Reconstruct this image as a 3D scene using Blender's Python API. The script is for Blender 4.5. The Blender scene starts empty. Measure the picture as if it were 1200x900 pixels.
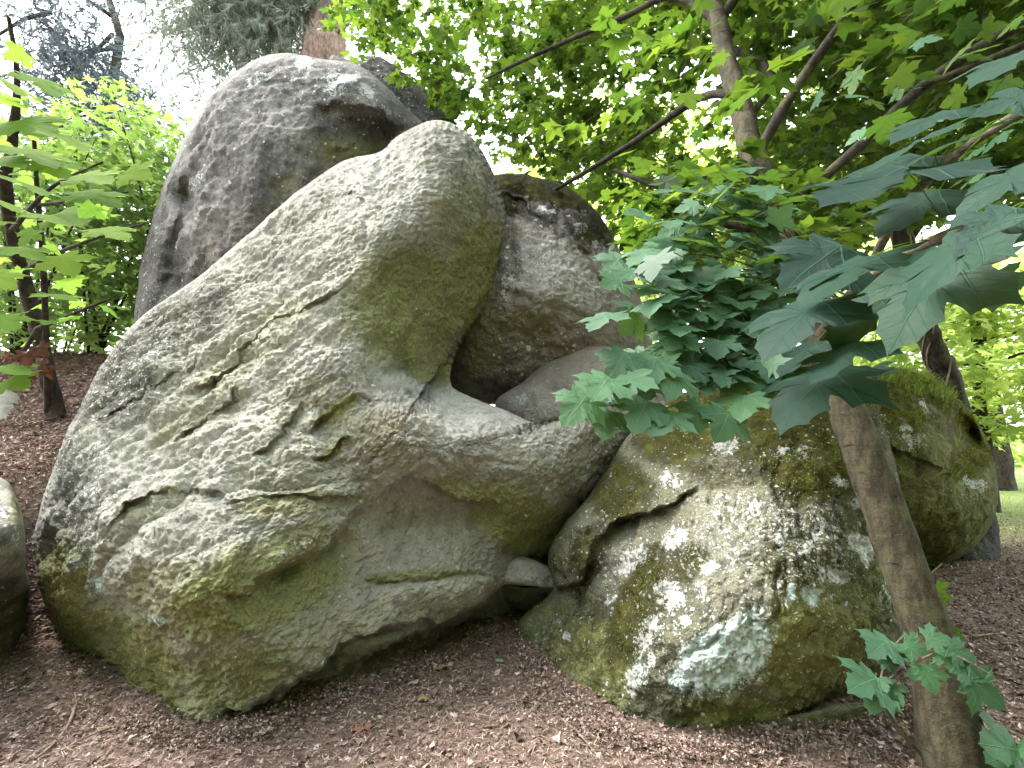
import bpy, math, random
import numpy as np
from mathutils import Vector, Matrix
random.seed(7); rng = np.random.default_rng(7)
SC = bpy.context.scene
COL = SC.collection

# ------------------------------------------------------------------ camera, sky, sun, exposure
PW, PH, FPX = 1200.0, 900.0, 550.0
CAM = np.array([0.0, 0.0, 1.5]); PITCH = math.radians(7.0)
cd = bpy.data.cameras.new('camera'); cam = bpy.data.objects.new('camera', cd); COL.objects.link(cam)
cam.location = CAM; cam.rotation_euler = (math.radians(90) + PITCH, 0, 0)
cd.sensor_width = 36.0; cd.lens = 36.0 * FPX / PW; cd.clip_start = 0.02; cd.clip_end = 2000
SC.camera = cam
SUN_AZ, SUN_EL = math.radians(-70), math.radians(58)     # azimuth from +Y towards +X
sd = bpy.data.lights.new('sun', 'SUN'); sun = bpy.data.objects.new('sun', sd); COL.objects.link(sun)
sdir = Vector((math.sin(SUN_AZ) * math.cos(SUN_EL), math.cos(SUN_AZ) * math.cos(SUN_EL), math.sin(SUN_EL)))
sun.rotation_euler = sdir.to_track_quat('Z', 'Y').to_euler()
sun.location = (0, 0, 30)
sd.energy = 0.9; sd.angle = math.radians(22); sd.color = (1.0, 0.95, 0.86)
W = bpy.data.worlds.new('World'); SC.world = W; W.use_nodes = True
wn = W.node_tree.nodes; wl = W.node_tree.links; wn.clear()
sky = wn.new('ShaderNodeTexSky'); sky.sky_type = 'NISHITA'; sky.sun_disc = False
sky.sun_elevation = SUN_EL; sky.sun_rotation = SUN_AZ; sky.dust_density = 2.0
hs = wn.new('ShaderNodeHueSaturation'); hs.inputs['Saturation'].default_value = 0.30; hs.inputs['Value'].default_value = 1.0
bg = wn.new('ShaderNodeBackground'); bg.inputs['Strength'].default_value = 0.15
wo = wn.new('ShaderNodeOutputWorld')
wl.new(sky.outputs[0], hs.inputs['Color']); wl.new(hs.outputs[0], bg.inputs['Color']); wl.new(bg.outputs[0], wo.inputs[0])
SC.view_settings.view_transform = 'Standard'; SC.view_settings.look = 'None'
SC.view_settings.exposure = 3.4; SC.view_settings.gamma = 1.0
SC.cycles.max_bounces = 6; SC.cycles.diffuse_bounces = 3; SC.cycles.glossy_bounces = 2
SC.cycles.transmission_bounces = 4; SC.cycles.transparent_max_bounces = 4
SC.cycles.use_denoising = True

# ------------------------------------------------------------------ projection of measured points
cp, sp_ = math.cos(PITCH), math.sin(PITCH)
def P(u, v, t):
    """photo pixel (1200x900) and axial distance in metres -> point in the place"""
    u = np.asarray(u, float); v = np.asarray(v, float); t = np.asarray(t, float)
    a = (u - PW / 2) / FPX; b = (PH / 2 - v) / FPX
    return np.stack([CAM[0] + t * a, CAM[1] + t * (cp - b * sp_), CAM[2] + t * (sp_ + b * cp)], -1)
def proj(p):
    p = np.asarray(p, float) - CAM
    t = p[..., 1] * cp + p[..., 2] * sp_
    b = -p[..., 1] * sp_ + p[..., 2] * cp
    return PW / 2 + FPX * p[..., 0] / t, PH / 2 - FPX * b / t, t
def sstep(x, a=0.0, b=1.0):
    x = np.clip((np.asarray(x, float) - a) / (b - a), 0, 1); return x * x * (3 - 2 * x)

# ------------------------------------------------------------------ noise
_perm = np.random.default_rng(3).permutation(256); _perm = np.concatenate([_perm, _perm, _perm])
_g = np.random.default_rng(4).normal(size=(256, 3)); _g /= np.linalg.norm(_g, axis=1)[:, None]
def perlin(p):
    i = np.floor(p).astype(int); f = p - i; w = f * f * f * (f * (f * 6 - 15) + 10)
    out = 0
    for dx in (0, 1):
        for dy in (0, 1):
            for dz in (0, 1):
                h = _perm[_perm[_perm[(i[:, 0] + dx) & 255] + ((i[:, 1] + dy) & 255)] + ((i[:, 2] + dz) & 255)]
                d = (_g[h] * (f - np.array([dx, dy, dz]))).sum(1)
                wt = (w[:, 0] if dx else 1 - w[:, 0]) * (w[:, 1] if dy else 1 - w[:, 1]) * (w[:, 2] if dz else 1 - w[:, 2])
                out = out + d * wt
    return out * 1.6
def fbm(p, octv=4, gain=0.5, lac=2.03):
    s = 0; a = 1.0; q = p.copy()
    for k in range(octv):
        s = s + a * perlin(q + 17.3 * k); a *= gain; q = q * lac
    return s
def ridged(p, octv=3):
    s = 0; a = 1.0; q = p.copy()
    for k in range(octv):
        s = s + a * (1 - 2 * np.abs(perlin(q + 9.1 * k))); a *= .5; q = q * 2.1
    return s
def worley(p):
    i = np.floor(p).astype(int); f1 = np.full(len(p), 9.0); f2 = np.full(len(p), 9.0)
    for dx in (-1, 0, 1):
        for dy in (-1, 0, 1):
            for dz in (-1, 0, 1):
                c = i + np.array([dx, dy, dz])
                h = _perm[_perm[_perm[c[:, 0] & 255] + (c[:, 1] & 255)] + (c[:, 2] & 255)]
                o = c + 0.5 + 0.42 * _g[h]
                d = np.linalg.norm(p - o, axis=1)
                f2 = np.minimum(np.maximum(d, f1), f2); f1 = np.minimum(f1, d)
    return f1, f2

# ------------------------------------------------------------------ objects
def link(o, parent=None):
    COL.objects.link(o)
    if parent is not None: o.parent = parent
    return o
def tag(o, label=None, cat=None, group=None, kind=None):
    if label: o['label'] = label
    if cat: o['category'] = cat
    if group: o['group'] = group
    if kind: o['kind'] = kind
    return o
def empty(name, loc, label, cat, group=None):
    o = bpy.data.objects.new(name, None); o.empty_display_size = .1
    o.location = [float(c) for c in loc]; link(o); return tag(o, label, cat, group)
def npmesh(name, V, Fc, mats, smooth=True, midx=None, uv=None):
    """Fc: (n,k) int array or list of such arrays"""
    if not isinstance(Fc, list): Fc = [Fc]
    Fc = [f for f in Fc if len(f)]
    me = bpy.data.meshes.new(name)
    V = np.asarray(V, np.float32)
    me.vertices.add(len(V)); me.vertices.foreach_set('co', V.ravel())
    loops = np.concatenate([f.ravel() for f in Fc]).astype(np.int32)
    cnt = np.concatenate([np.full(len(f), f.shape[1]) for f in Fc]).astype(np.int32)
    st = np.concatenate([[0], np.cumsum(cnt)[:-1]]).astype(np.int32)
    me.loops.add(len(loops)); me.loops.foreach_set('vertex_index', loops)
    me.polygons.add(len(cnt)); me.polygons.foreach_set('loop_start', st)
    me.polygons.foreach_set('use_smooth', np.full(len(cnt), smooth))
    for m in (mats if isinstance(mats, list) else [mats]): me.materials.append(m)
    if midx is not None: me.polygons.foreach_set('material_index', np.asarray(midx, np.int32))
    if uv is not None:
        l = me.uv_layers.new(name='UVMap'); l.data.foreach_set('uv', np.asarray(uv, np.float32)[loops].ravel())
    me.update(calc_edges=True); me.validate()
    return me
def mobj(name, me, parent=None, loc=None):
    o = bpy.data.objects.new(name, me)
    if loc is not None: o.location = [float(c) for c in loc]
    return link(o, parent)

# ------------------------------------------------------------------ materials
class NT:
    def __init__(s, name):
        s.m = bpy.data.materials.new(name); s.m.use_nodes = True
        s.t = s.m.node_tree; s.t.nodes.clear()
        s.out = s.n('ShaderNodeOutputMaterial')
    def n(s, typ, **kw):
        x = s.t.nodes.new(typ)
        for k, v in kw.items(): setattr(x, k, v)
        return x
    def put(s, sock, v):
        if v is None: return
        if hasattr(v, 'is_output'): s.t.links.new(v, sock)
        elif isinstance(v, (tuple, list)) and len(v) == 3 and sock.type == 'RGBA': sock.default_value = (*v, 1)
        else: sock.default_value = v
    def math(s, op, a, b=None, c=None, clamp=False):
        x = s.n('ShaderNodeMath', operation=op, use_clamp=clamp)
        for k, v in enumerate((a, b, c)): s.put(x.inputs[k], v)
        return x.outputs[0]
    def mix(s, f, a, b, bl='MIX'):
        x = s.n('ShaderNodeMix', data_type='RGBA', blend_type=bl)
        s.put(x.inputs['Factor'], f); s.put(x.inputs['A'], a); s.put(x.inputs['B'], b)
        return x.outputs['Result']
    def noise(s, vec, scale, detail=4, rough=.55, dist=0.0, col=False):
        x = s.n('ShaderNodeTexNoise'); s.put(x.inputs['Vector'], vec)
        x.inputs['Scale'].default_value = scale; x.inputs['Detail'].default_value = detail
        x.inputs['Roughness'].default_value = rough; x.inputs['Distortion'].default_value = dist
        return x.outputs['Color' if col else 'Fac']
    def vor(s, vec, scale, feature='F1', rnd=1.0):
        x = s.n('ShaderNodeTexVoronoi', feature=feature); s.put(x.inputs['Vector'], vec)
        x.inputs['Scale'].default_value = scale; x.inputs['Randomness'].default_value = rnd
        return x
    def ramp(s, f, stops, interp='LINEAR'):
        x = s.n('ShaderNodeValToRGB'); x.color_ramp.interpolation = interp
        e = x.color_ramp.elements
        while len(e) < len(stops): e.new(0.5)
        for k, (p, c) in enumerate(stops): e[k].position = p; e[k].color = (*c, 1)
        s.put(x.inputs[0], f); return x.outputs[0]
    def smooth(s, v, a, b):
        x = s.n('ShaderNodeMapRange', interpolation_type='SMOOTHSTEP'); s.put(x.inputs[0], v)
        s.put(x.inputs[1], a); s.put(x.inputs[2], b); return x.outputs[0]
    def bump(s, h, strength=1.0, dist=0.01, normal=None):
        x = s.n('ShaderNodeBump'); x.inputs['Strength'].default_value = strength; x.inputs['Distance'].default_value = dist
        s.put(x.inputs['Height'], h); s.put(x.inputs['Normal'], normal); return x.outputs[0]
    def bsdf(s, col, rough=.8, normal=None, spec=.3, **kw):
        x = s.n('ShaderNodeBsdfPrincipled'); s.put(x.inputs['Base Color'], col); s.put(x.inputs['Roughness'], rough)
        x.inputs['Specular IOR Level'].default_value = spec; s.put(x.inputs['Normal'], normal); return x.outputs[0]
    def done(s, sh): s.t.links.new(sh, s.out.inputs[0]); return s.m
    def vec_add(s, a, b, scale=1.0):
        x = s.n('ShaderNodeVectorMath', operation='MULTIPLY_ADD'); s.put(x.inputs[0], b)
        x.inputs[1].default_value = (scale,) * 3; s.put(x.inputs[2], a); return x.outputs[0]

def rock_mat(name, c1=(.385, .375, .325), c2=(.245, .238, .205), bumpk=1.0, lichen_scale=26.0, algk=.78, streak=0.0, tone=1.0):
    s = NT(name); tc = s.n('ShaderNodeTexCoord').outputs['Object']
    A = s.n('ShaderNodeAttribute', attribute_name='pa'); B = s.n('ShaderNodeAttribute', attribute_name='pb')
    sa = s.n('ShaderNodeSeparateColor'); s.put(sa.inputs[0], A.outputs['Color'])
    sb = s.n('ShaderNodeSeparateColor'); s.put(sb.inputs[0], B.outputs['Color'])
    moss, algae, lich, speck = sa.outputs[0], sa.outputs[1], sa.outputs[2], A.outputs['Alpha']
    blue, dark, brown, pale = sb.outputs[0], sb.outputs[1], sb.outputs[2], B.outputs['Alpha']
    nbig = s.noise(tc, 1.7, 5, .6); nmid = s.noise(tc, 8, 6, .65); nfine = s.noise(tc, 55, 5, .7); nwarp = s.noise(tc, 14, 4, .6, col=True)
    wv = s.vec_add(tc, nwarp, 0.05)
    col = s.mix(s.smooth(s.math('ADD', s.math('MULTIPLY', nbig, .5), s.math('MULTIPLY', nmid, .5)), .36, .62), c2, c1)
    col = s.mix(s.math('MULTIPLY', s.smooth(nmid, .55, .75), .5), col, (.40, .37, .32))
    col = s.mix(s.math('MULTIPLY', pale, s.smooth(nmid, .25, .6)), col, (.50, .485, .45))
    # brown iron stain
    col = s.mix(s.math('MULTIPLY', brown, s.smooth(nmid, .3, .6)), col, (.17, .115, .075))
    ms = s.n('ShaderNodeMapping'); s.put(ms.inputs[0], tc); ms.inputs['Scale'].default_value = (1, 1, .3)
    nst = s.noise(ms.outputs[0], 5, 6, .65)
    # dark tone: weathering crust, and shade painted into a few stones
    dk = s.smooth(s.math('ADD', dark, s.math('MULTIPLY', s.math('SUBTRACT', s.math('ADD', s.math('MULTIPLY', s.math('ADD', nmid, nst), .36), s.math('MULTIPLY', nfine, .28)), .5), 2.9)), .25, .85)
    col = s.mix(s.math('MULTIPLY', dk, .88), col, (.060, .057, .054))
    # fine grain and pits
    g = s.noise(tc, 180, 3, .7)
    col = s.mix(s.math('MULTIPLY', s.math('MULTIPLY', s.smooth(g, .52, .70), s.math('MULTIPLY_ADD', dk, -.40, .45)), 1.0), col, (.50, .48, .44))
    col = s.mix(s.math('MULTIPLY', s.smooth(s.noise(tc, 75, 6, .8), .52, .66), .48), col, (.085, .08, .068))
    if tone != 1.0: col = s.mix(1.0, col, (tone, tone, tone * .96), 'MULTIPLY')
    # algae film
    al = s.math('MULTIPLY', s.smooth(s.math('ADD', algae, s.math('MULTIPLY', s.math('SUBTRACT', s.math('ADD', s.math('MULTIPLY', nmid, .55), s.math('MULTIPLY', nbig, .45)), .5), 1.7)), .10, 1.05), algk)
    acol = s.mix(s.smooth(nfine, .35, .65), (.150, .168, .032), (.31, .325, .10))
    acol = s.mix(s.math('MULTIPLY', s.smooth(nbig, .45, .65), .6), acol, (.20, .17, .08))
    col = s.mix(al, col, acol)
    # white lichen dots
    v1 = s.vor(wv, lichen_scale); vs = s.n('ShaderNodeSeparateColor'); s.put(vs.inputs[0], v1.outputs['Color'])
    d1 = s.math('MULTIPLY', s.math('LESS_THAN', vs.outputs[0], s.math('MULTIPLY', speck, .9)), s.smooth(v1.outputs['Distance'], s.math('MULTIPLY_ADD', vs.outputs[1], .36, .12), s.math('MULTIPLY_ADD', vs.outputs[1], .30, .02)))
    v2 = s.vor(wv, lichen_scale * 2.4); vt = s.n('ShaderNodeSeparateColor'); s.put(vt.inputs[0], v2.outputs['Color'])
    d2 = s.math('MULTIPLY', s.math('LESS_THAN', vt.outputs[0], s.math('MULTIPLY', speck, .75)), s.smooth(v2.outputs['Distance'], s.math('MULTIPLY_ADD', vt.outputs[1], .36, .12), s.math('MULTIPLY_ADD', vt.outputs[1], .30, .02)))
    dots = s.math('MAXIMUM', d1, d2)
    # lichen crusts with a ragged edge
    lm = s.smooth(s.math('ADD', lich, s.math('MULTIPLY', s.math('SUBTRACT', s.math('ADD', s.math('MULTIPLY', s.noise(wv, 20, 6, .8), .65), s.math('MULTIPLY', nfine, .35)), .5), 4.2)), .46, .56)
    bm = s.smooth(s.math('ADD', blue, s.math('MULTIPLY', s.math('SUBTRACT', s.math('ADD', s.math('MULTIPLY', s.noise(tc, 26, 6, .75), .6), s.math('MULTIPLY', s.noise(tc, 90, 4, .7), .4)), .5), 2.4)), .42, .56)
    bcol = s.mix(s.smooth(nfine, .35, .65), (.34, .43, .41), (.56, .66, .62))
    # moss cushions
    mh = s.math('ADD', s.math('MULTIPLY', s.math('ADD', s.math('MULTIPLY', s.noise(tc, 11, 6, .7), 1 - streak), s.math('MULTIPLY', nst, streak)), .55), s.math('MULTIPLY', s.noise(tc, 60, 5, .8), .45))
    mm = s.smooth(s.math('ADD', moss, s.math('MULTIPLY', s.math('SUBTRACT', mh, .5), 2.9)), .34, .74)
    mcol = s.mix(s.smooth(s.noise(tc, 130, 3, .7), .35, .68), (.040, .044, .010), (.125, .128, .032))
    mcol = s.mix(s.smooth(s.noise(tc, 5, 4, .6), .42, .66), mcol, (.165, .165, .034))
    mcol = s.mix(s.math('MULTIPLY', s.smooth(s.noise(tc, 9, 4, .6), .52, .66), .7), mcol, (.085, .068, .036))
    col = s.mix(mm, col, mcol)
    col = s.mix(bm, col, bcol)
    col = s.mix(lm, col, s.mix(s.smooth(nfine, .3, .7), (.52, .53, .49), (.76, .77, .72)))
    col = s.mix(dots, col, s.mix(vs.outputs[2], (.50, .51, .47), (.68, .68, .64)))
    # relief
    cr = s.vor(s.vec_add(tc, s.noise(tc, 6, 3, .6, col=True), .12), 7, 'DISTANCE_TO_EDGE').outputs['Distance']
    h = s.math('ADD', s.math('MULTIPLY', s.noise(wv, 24, 8, .72), .9), s.math('MULTIPLY', nfine, .45))
    h = s.math('ADD', h, s.math('MULTIPLY', s.smooth(cr, .0, .05), .14))
    h = s.math('ADD', h, s.math('MULTIPLY', g, .16))
    h = s.math('ADD', h, s.math('MULTIPLY', mm, s.math('MULTIPLY_ADD', s.noise(tc, 150, 3, .8), 1.0, .2)))
    h = s.math('ADD', h, s.math('MULTIPLY', s.math('MAXIMUM', s.math('MAXIMUM', lm, bm), dots), .16))
    return s.done(s.bsdf(col, .92, s.bump(h, 1.0 * bumpk, .040), .12))
# ------------------------------------------------------------------ boulders
def catmull(pts, n, closed=True):
    pts = np.asarray(pts, float); m = len(pts); out = []
    segs = m if closed else m - 1
    for i in range(segs):
        if closed: a, b, c, d = pts[i - 1], pts[i], pts[(i + 1) % m], pts[(i + 2) % m]
        else: a, b, c, d = pts[max(i - 1, 0)], pts[i], pts[i + 1], pts[min(i + 2, m - 1)]
        s = np.linspace(0, 1, 24, endpoint=False)[:, None]
        out.append(.5 * (2 * b + (c - a) * s + (2 * a - 5 * b + 4 * c - d) * s * s + (-a + 3 * b - 3 * c + d) * s ** 3))
    out = np.concatenate(out)
    if not closed: out = np.concatenate([out, pts[-1:]])
    q = np.concatenate([out, out[:1]]) if closed else out
    L = np.concatenate([[0], np.cumsum(np.linalg.norm(np.diff(q[:, :2], axis=0), axis=1))])
    x = np.linspace(0, L[-1], n, endpoint=not closed)
    return np.stack([np.interp(x, L, q[:, k]) for k in range(q.shape[1])], -1)
def tps(ctrl, smooth=.02):
    c = np.asarray(ctrl, float); X = c[:, :2] / 100; n = len(X)
    def U(r2): return np.where(r2 > 1e-12, .5 * r2 * np.log(r2 + 1e-12), 0)
    K = U(((X[:, None] - X[None]) ** 2).sum(-1)) + smooth * np.eye(n)
    Pm = np.concatenate([np.ones((n, 1)), X], 1)
    M = np.block([[K, Pm], [Pm.T, np.zeros((3, 3))]])
    w = np.linalg.solve(M, np.concatenate([c[:, 2], np.zeros(3)]))
    def ev(u, v):
        q = np.stack([u, v], -1) / 100; out = np.empty(len(q))
        for k in range(0, len(q), 40000):
            qq = q[k:k + 40000]
            out[k:k + 40000] = U(((qq[:, None] - X[None]) ** 2).sum(-1)) @ w[:n] + w[n] + qq @ w[n + 1:]
        return out
    return ev
def pdist(u, v, poly):
    """signed px distance to an open polyline (positive below a line drawn left to right), taper along it"""
    poly = np.asarray(poly, float); L = np.linalg.norm(np.diff(poly, axis=0), axis=1); tot = L.sum(); acc = 0
    best = np.full(len(u), 1e9); sg = np.ones(len(u)); par = np.zeros(len(u))
    for i in range(len(L)):
        a, b = poly[i], poly[i + 1]; d = (b - a) / L[i]
        x = (u - a[0]) * d[0] + (v - a[1]) * d[1]; y = -(u - a[0]) * d[1] + (v - a[1]) * d[0]
        xc = np.clip(x, 0, L[i]); dist = np.hypot(x - xc, y)
        m = dist < best
        best = np.where(m, dist, best); sg = np.where(m, np.sign(y) + (y == 0), sg); par = np.where(m, (acc + xc) / tot, par)
        acc += L[i]
    return best * sg, np.clip(np.minimum(par, 1 - par) * 7, 0, 1) ** .7
def pn(u, v, sc, k=0): return perlin(np.stack([u / sc, v / sc, np.full(len(u), 3.7 + k)], -1))
def ledge(poly, a, wu, b, wl, w0=2.0):
    def f(u, v):
        d, tp = pdist(u, v, poly)
        d = d + 5.0 * pn(u, v, 22) + 2.2 * pn(u, v, 8, 2); tp = tp * np.clip(.72 + .75 * pn(u, v, 45, 5), .15, 1.3)
        up = -a * np.exp(-np.abs(d) / wu); lo = b * np.exp(-np.abs(d) / wl)
        k = sstep(d, -w0, w0)
        return (up * (1 - k) + lo * k) * tp
    return f
def crack(poly, depth, w):
    def f(u, v):
        d, tp = pdist(u, v, poly); d = d + 3.0 * pn(u, v, 14) + 1.2 * pn(u, v, 6, 2); return depth * np.exp(-(d / w) ** 2) * tp
    return f
def bulge(u0, v0, ru, rv, a, ang=0):
    c, s = math.cos(math.radians(ang)), math.sin(math.radians(ang))
    def f(u, v):
        x = (u - u0) * c + (v - v0) * s; y = -(u - u0) * s + (v - v0) * c
        return -a * np.exp(-(x / ru) ** 2 - (y / rv) ** 2)
    return f
def blobs(u, v, lst):
    o = np.zeros(len(u))
    for (u0, v0, ru, rv, ang, st) in lst:
        c, s = math.cos(math.radians(ang)), math.sin(math.radians(ang))
        x = (u - u0) * c + (v - v0) * s; y = -(u - u0) * s + (v - v0) * c
        r = np.sqrt((x / ru) ** 2 + (y / rv) ** 2)
        o = np.maximum(o, st * sstep(1.25 - r, 0, .7))
    return o

def boulder(name, label, mat, outline, center, ctrl, feats=(), thick=1.0, nA=300, nF=110, nB=24, edge=60, rel=(), paint={}, rk=1.0, seed=0.0, cat='boulder', nz=1.0):
    """A closed solid: an outline and distances measured in the photograph give the near side, the far side bulges away from it."""
    ol = np.asarray([(p[0], p[1], p[2] if len(p) > 2 else edge) for p in outline], float)
    O = catmull(ol, nA); c = np.asarray(center, float)
    s = np.linspace(0, 1, nF + 1)[1:]
    r = .62 * s + .38 * (1 - (1 - s) ** 2)                      # finer towards the rim
    UV = c + r[:, None, None] * (O[None, :, :2] - c)            # nF x nA
    UV = np.concatenate([c[None], UV.reshape(-1, 2)]); u, v = UV[:, 0], UV[:, 1]
    ev = tps(ctrl); T0 = ev(u, v)
    # distance to the rim
    Os = O[:: max(1, nA // 260)]
    e = np.empty(len(u)); wd = np.empty(len(u))
    for k in range(0, len(u), 20000):
        d2 = ((UV[k:k + 20000, None] - Os[None, :, :2]) ** 2).sum(-1); j = d2.argmin(1)
        e[k:k + 20000] = np.sqrt(d2[np.arange(len(j)), j])
        wgt = np.exp(-np.sqrt(d2) / 25 + e[k:k + 20000, None] / 25); wd[k:k + 20000] = (wgt * Os[None, :, 2]).sum(1) / wgt.sum(1)
    rim = np.zeros(len(u), bool); rim[-nA:] = True; e[rim] = 0
    q = np.clip(1 - e / wd, 0, 1)
    dt = rk * wd * T0 / FPX * (1 - np.sqrt(np.clip(1 - q * q, 0, 1)))
    T = T0 + dt
    F = np.zeros(len(u))
    for f in feats: F += f(u, v)
    T = T + F * np.clip(e / 8, 0, 1)
    Pf = P(u, v, T)
    # noise relief along the smooth surface's own normal
    def normals(X):
        G = X[1:].reshape(nF, nA, 3)
        da = np.roll(G, -1, 1) - np.roll(G, 1, 1); dr = np.gradient(G, axis=0)
        n = np.cross(dr, da); n /= np.linalg.norm(n, axis=2)[..., None] + 1e-9
        n = n.reshape(-1, 3); to = CAM - X[1:]
        return np.concatenate([[to[0] / np.linalg.norm(to[0])], n * np.sign((n * to).sum(1) + 1e-9)[:, None]])
    N = normals(P(u, v, T0 + dt))
    X = Pf + seed
    h = np.zeros(len(u))
    for g in rel: h += g(X, u, v)
    h = h * nz * np.clip(e / 10, .25, 1)
    Pf = Pf + N * h[:, None]
    # far side
    rim_uv = O[:, :2]; Trim = T[-nA:]
    sb = np.linspace(0, 1, nB + 2)[1:-1]
    rb = np.cos(sb * math.pi / 2); hb = np.sin(sb * math.pi / 2)
    cb = c
    back = []
    for k in range(nB):
        uvb = cb + rb[k] * (rim_uv - cb)
        tb = Trim * rb[k] ** .5 + (1 - rb[k] ** .5) * Trim.mean() + thick * hb[k]
        back.append(P(uvb[:, 0], uvb[:, 1], tb))
    back = np.array(back); bp = P(cb[0], cb[1], Trim.mean() + thick)
    bb = back.reshape(-1, 3); k1 = (np.repeat(hb, nA))[:, None]
    bb = bb + k1 * .12 * np.stack([fbm(bb * 1.3 + 3, 3), fbm(bb * 1.3 + 8, 3), fbm(bb * 1.3 + 13, 3)], -1)
    V = np.concatenate([Pf, bb, bp[None]])
    ia = np.arange(nA); ib = (ia + 1) % nA
    quads = []
    rings = nF + nB
    base = 1 + np.arange(rings) * nA
    for k in range(rings - 1):
        quads.append(np.stack([base[k] + ia, base[k + 1] + ia, base[k + 1] + ib, base[k] + ib], -1))
    tri = np.concatenate([np.stack([np.zeros(nA, int), 1 + ia, 1 + ib], -1), np.stack([base[-1] + ib * 1, base[-1] + ia, np.full(nA, len(V) - 1)], -1)])
    g = np.array([V[:, 0].mean(), V[:, 1].mean(), 0.0])
    me = npmesh(name, V - g, [np.concatenate(quads), tri], mat)
    # growths on the stone (moss, algae, lichen), stains and some painted shade, each at its own place
    nb = len(V) - len(u); cols = []
    for keys in (('moss', 'algae', 'lichen', 'speck'), ('blue', 'dark', 'brown', 'pale')):
        a = np.zeros((len(V), 4), np.float32)
        for j, kx in enumerate(keys):
            val = blobs(u, v, paint.get(kx, []))
            bs = paint.get(kx + '_base', 0.0)
            a[:len(u), j] = np.maximum(val, bs); a[len(u):, j] = max(bs, .3 if kx == 'moss' else 0)
        cols.append(a)
    for nm, a in zip(('pa', 'pb'), cols):
        at = me.color_attributes.new(nm, 'FLOAT_COLOR', 'POINT'); at.data.foreach_set('color', a.ravel())
    o = mobj(name, me, None, g); tag(o, label, cat)
    return o, (V[:1 + nF * nA], UV)

# relief recipes (metres along the surface normal)
def lumps(scale, amp, seed=0): return lambda X, u, v: amp * fbm(X * scale + seed, 4)
def diag(scale, amp, ang, stretch=2.6, seed=0):
    """scalloped weathering: lumps drawn out along one direction of the face, with a sharp lower edge"""
    c, s = math.cos(math.radians(ang)), math.sin(math.radians(ang))
    def f(X, u, v):
        a = X[:, 0] * c + X[:, 2] * s; b = -X[:, 0] * s + X[:, 2] * c
        q = np.stack([a / stretch, X[:, 1] * .6, b], -1) * scale + seed
        w = np.stack([perlin(q * .8 + 5), perlin(q * .8 + 9), perlin(q * .8 + 14)], -1)
        f1, f2 = worley(q + .55 * w)
        return amp * (np.clip((f2 - f1) * 2.2, 0, 1) ** .6 - .7 + .5 * perlin(q * .5))
    return f
def billow(scale, amp, seed=0): return lambda X, u, v: amp * (1 - ridged(X * scale + seed, 3)) * .5
def pits(scale, amp, seed=0):
    def f(X, u, v):
        f1, f2 = worley(X * scale + seed + .3 * np.stack([perlin(X * scale), perlin(X * scale + 7), perlin(X * scale + 3)], -1))
        return amp * (np.minimum(f2 - f1, .3) / .3 - .8)
    return f
def where(fn, mask):
    return lambda X, u, v: fn(X, u, v) * mask(u, v)

ROCK_A = rock_mat('pale_sandstone')
ROCK_B = rock_mat('mossy_sandstone', (.25, .25, .205), (.145, .148, .105), 1.0, 34, .8, .35, .66)
ROCK_G = rock_mat('dark_sandstone', (.30, .285, .265), (.15, .142, .136), 1.25, 20)
ROCK_D = rock_mat('lichened_sandstone', (.37, .335, .295), (.23, .205, .18), 1.2, 13)

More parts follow.
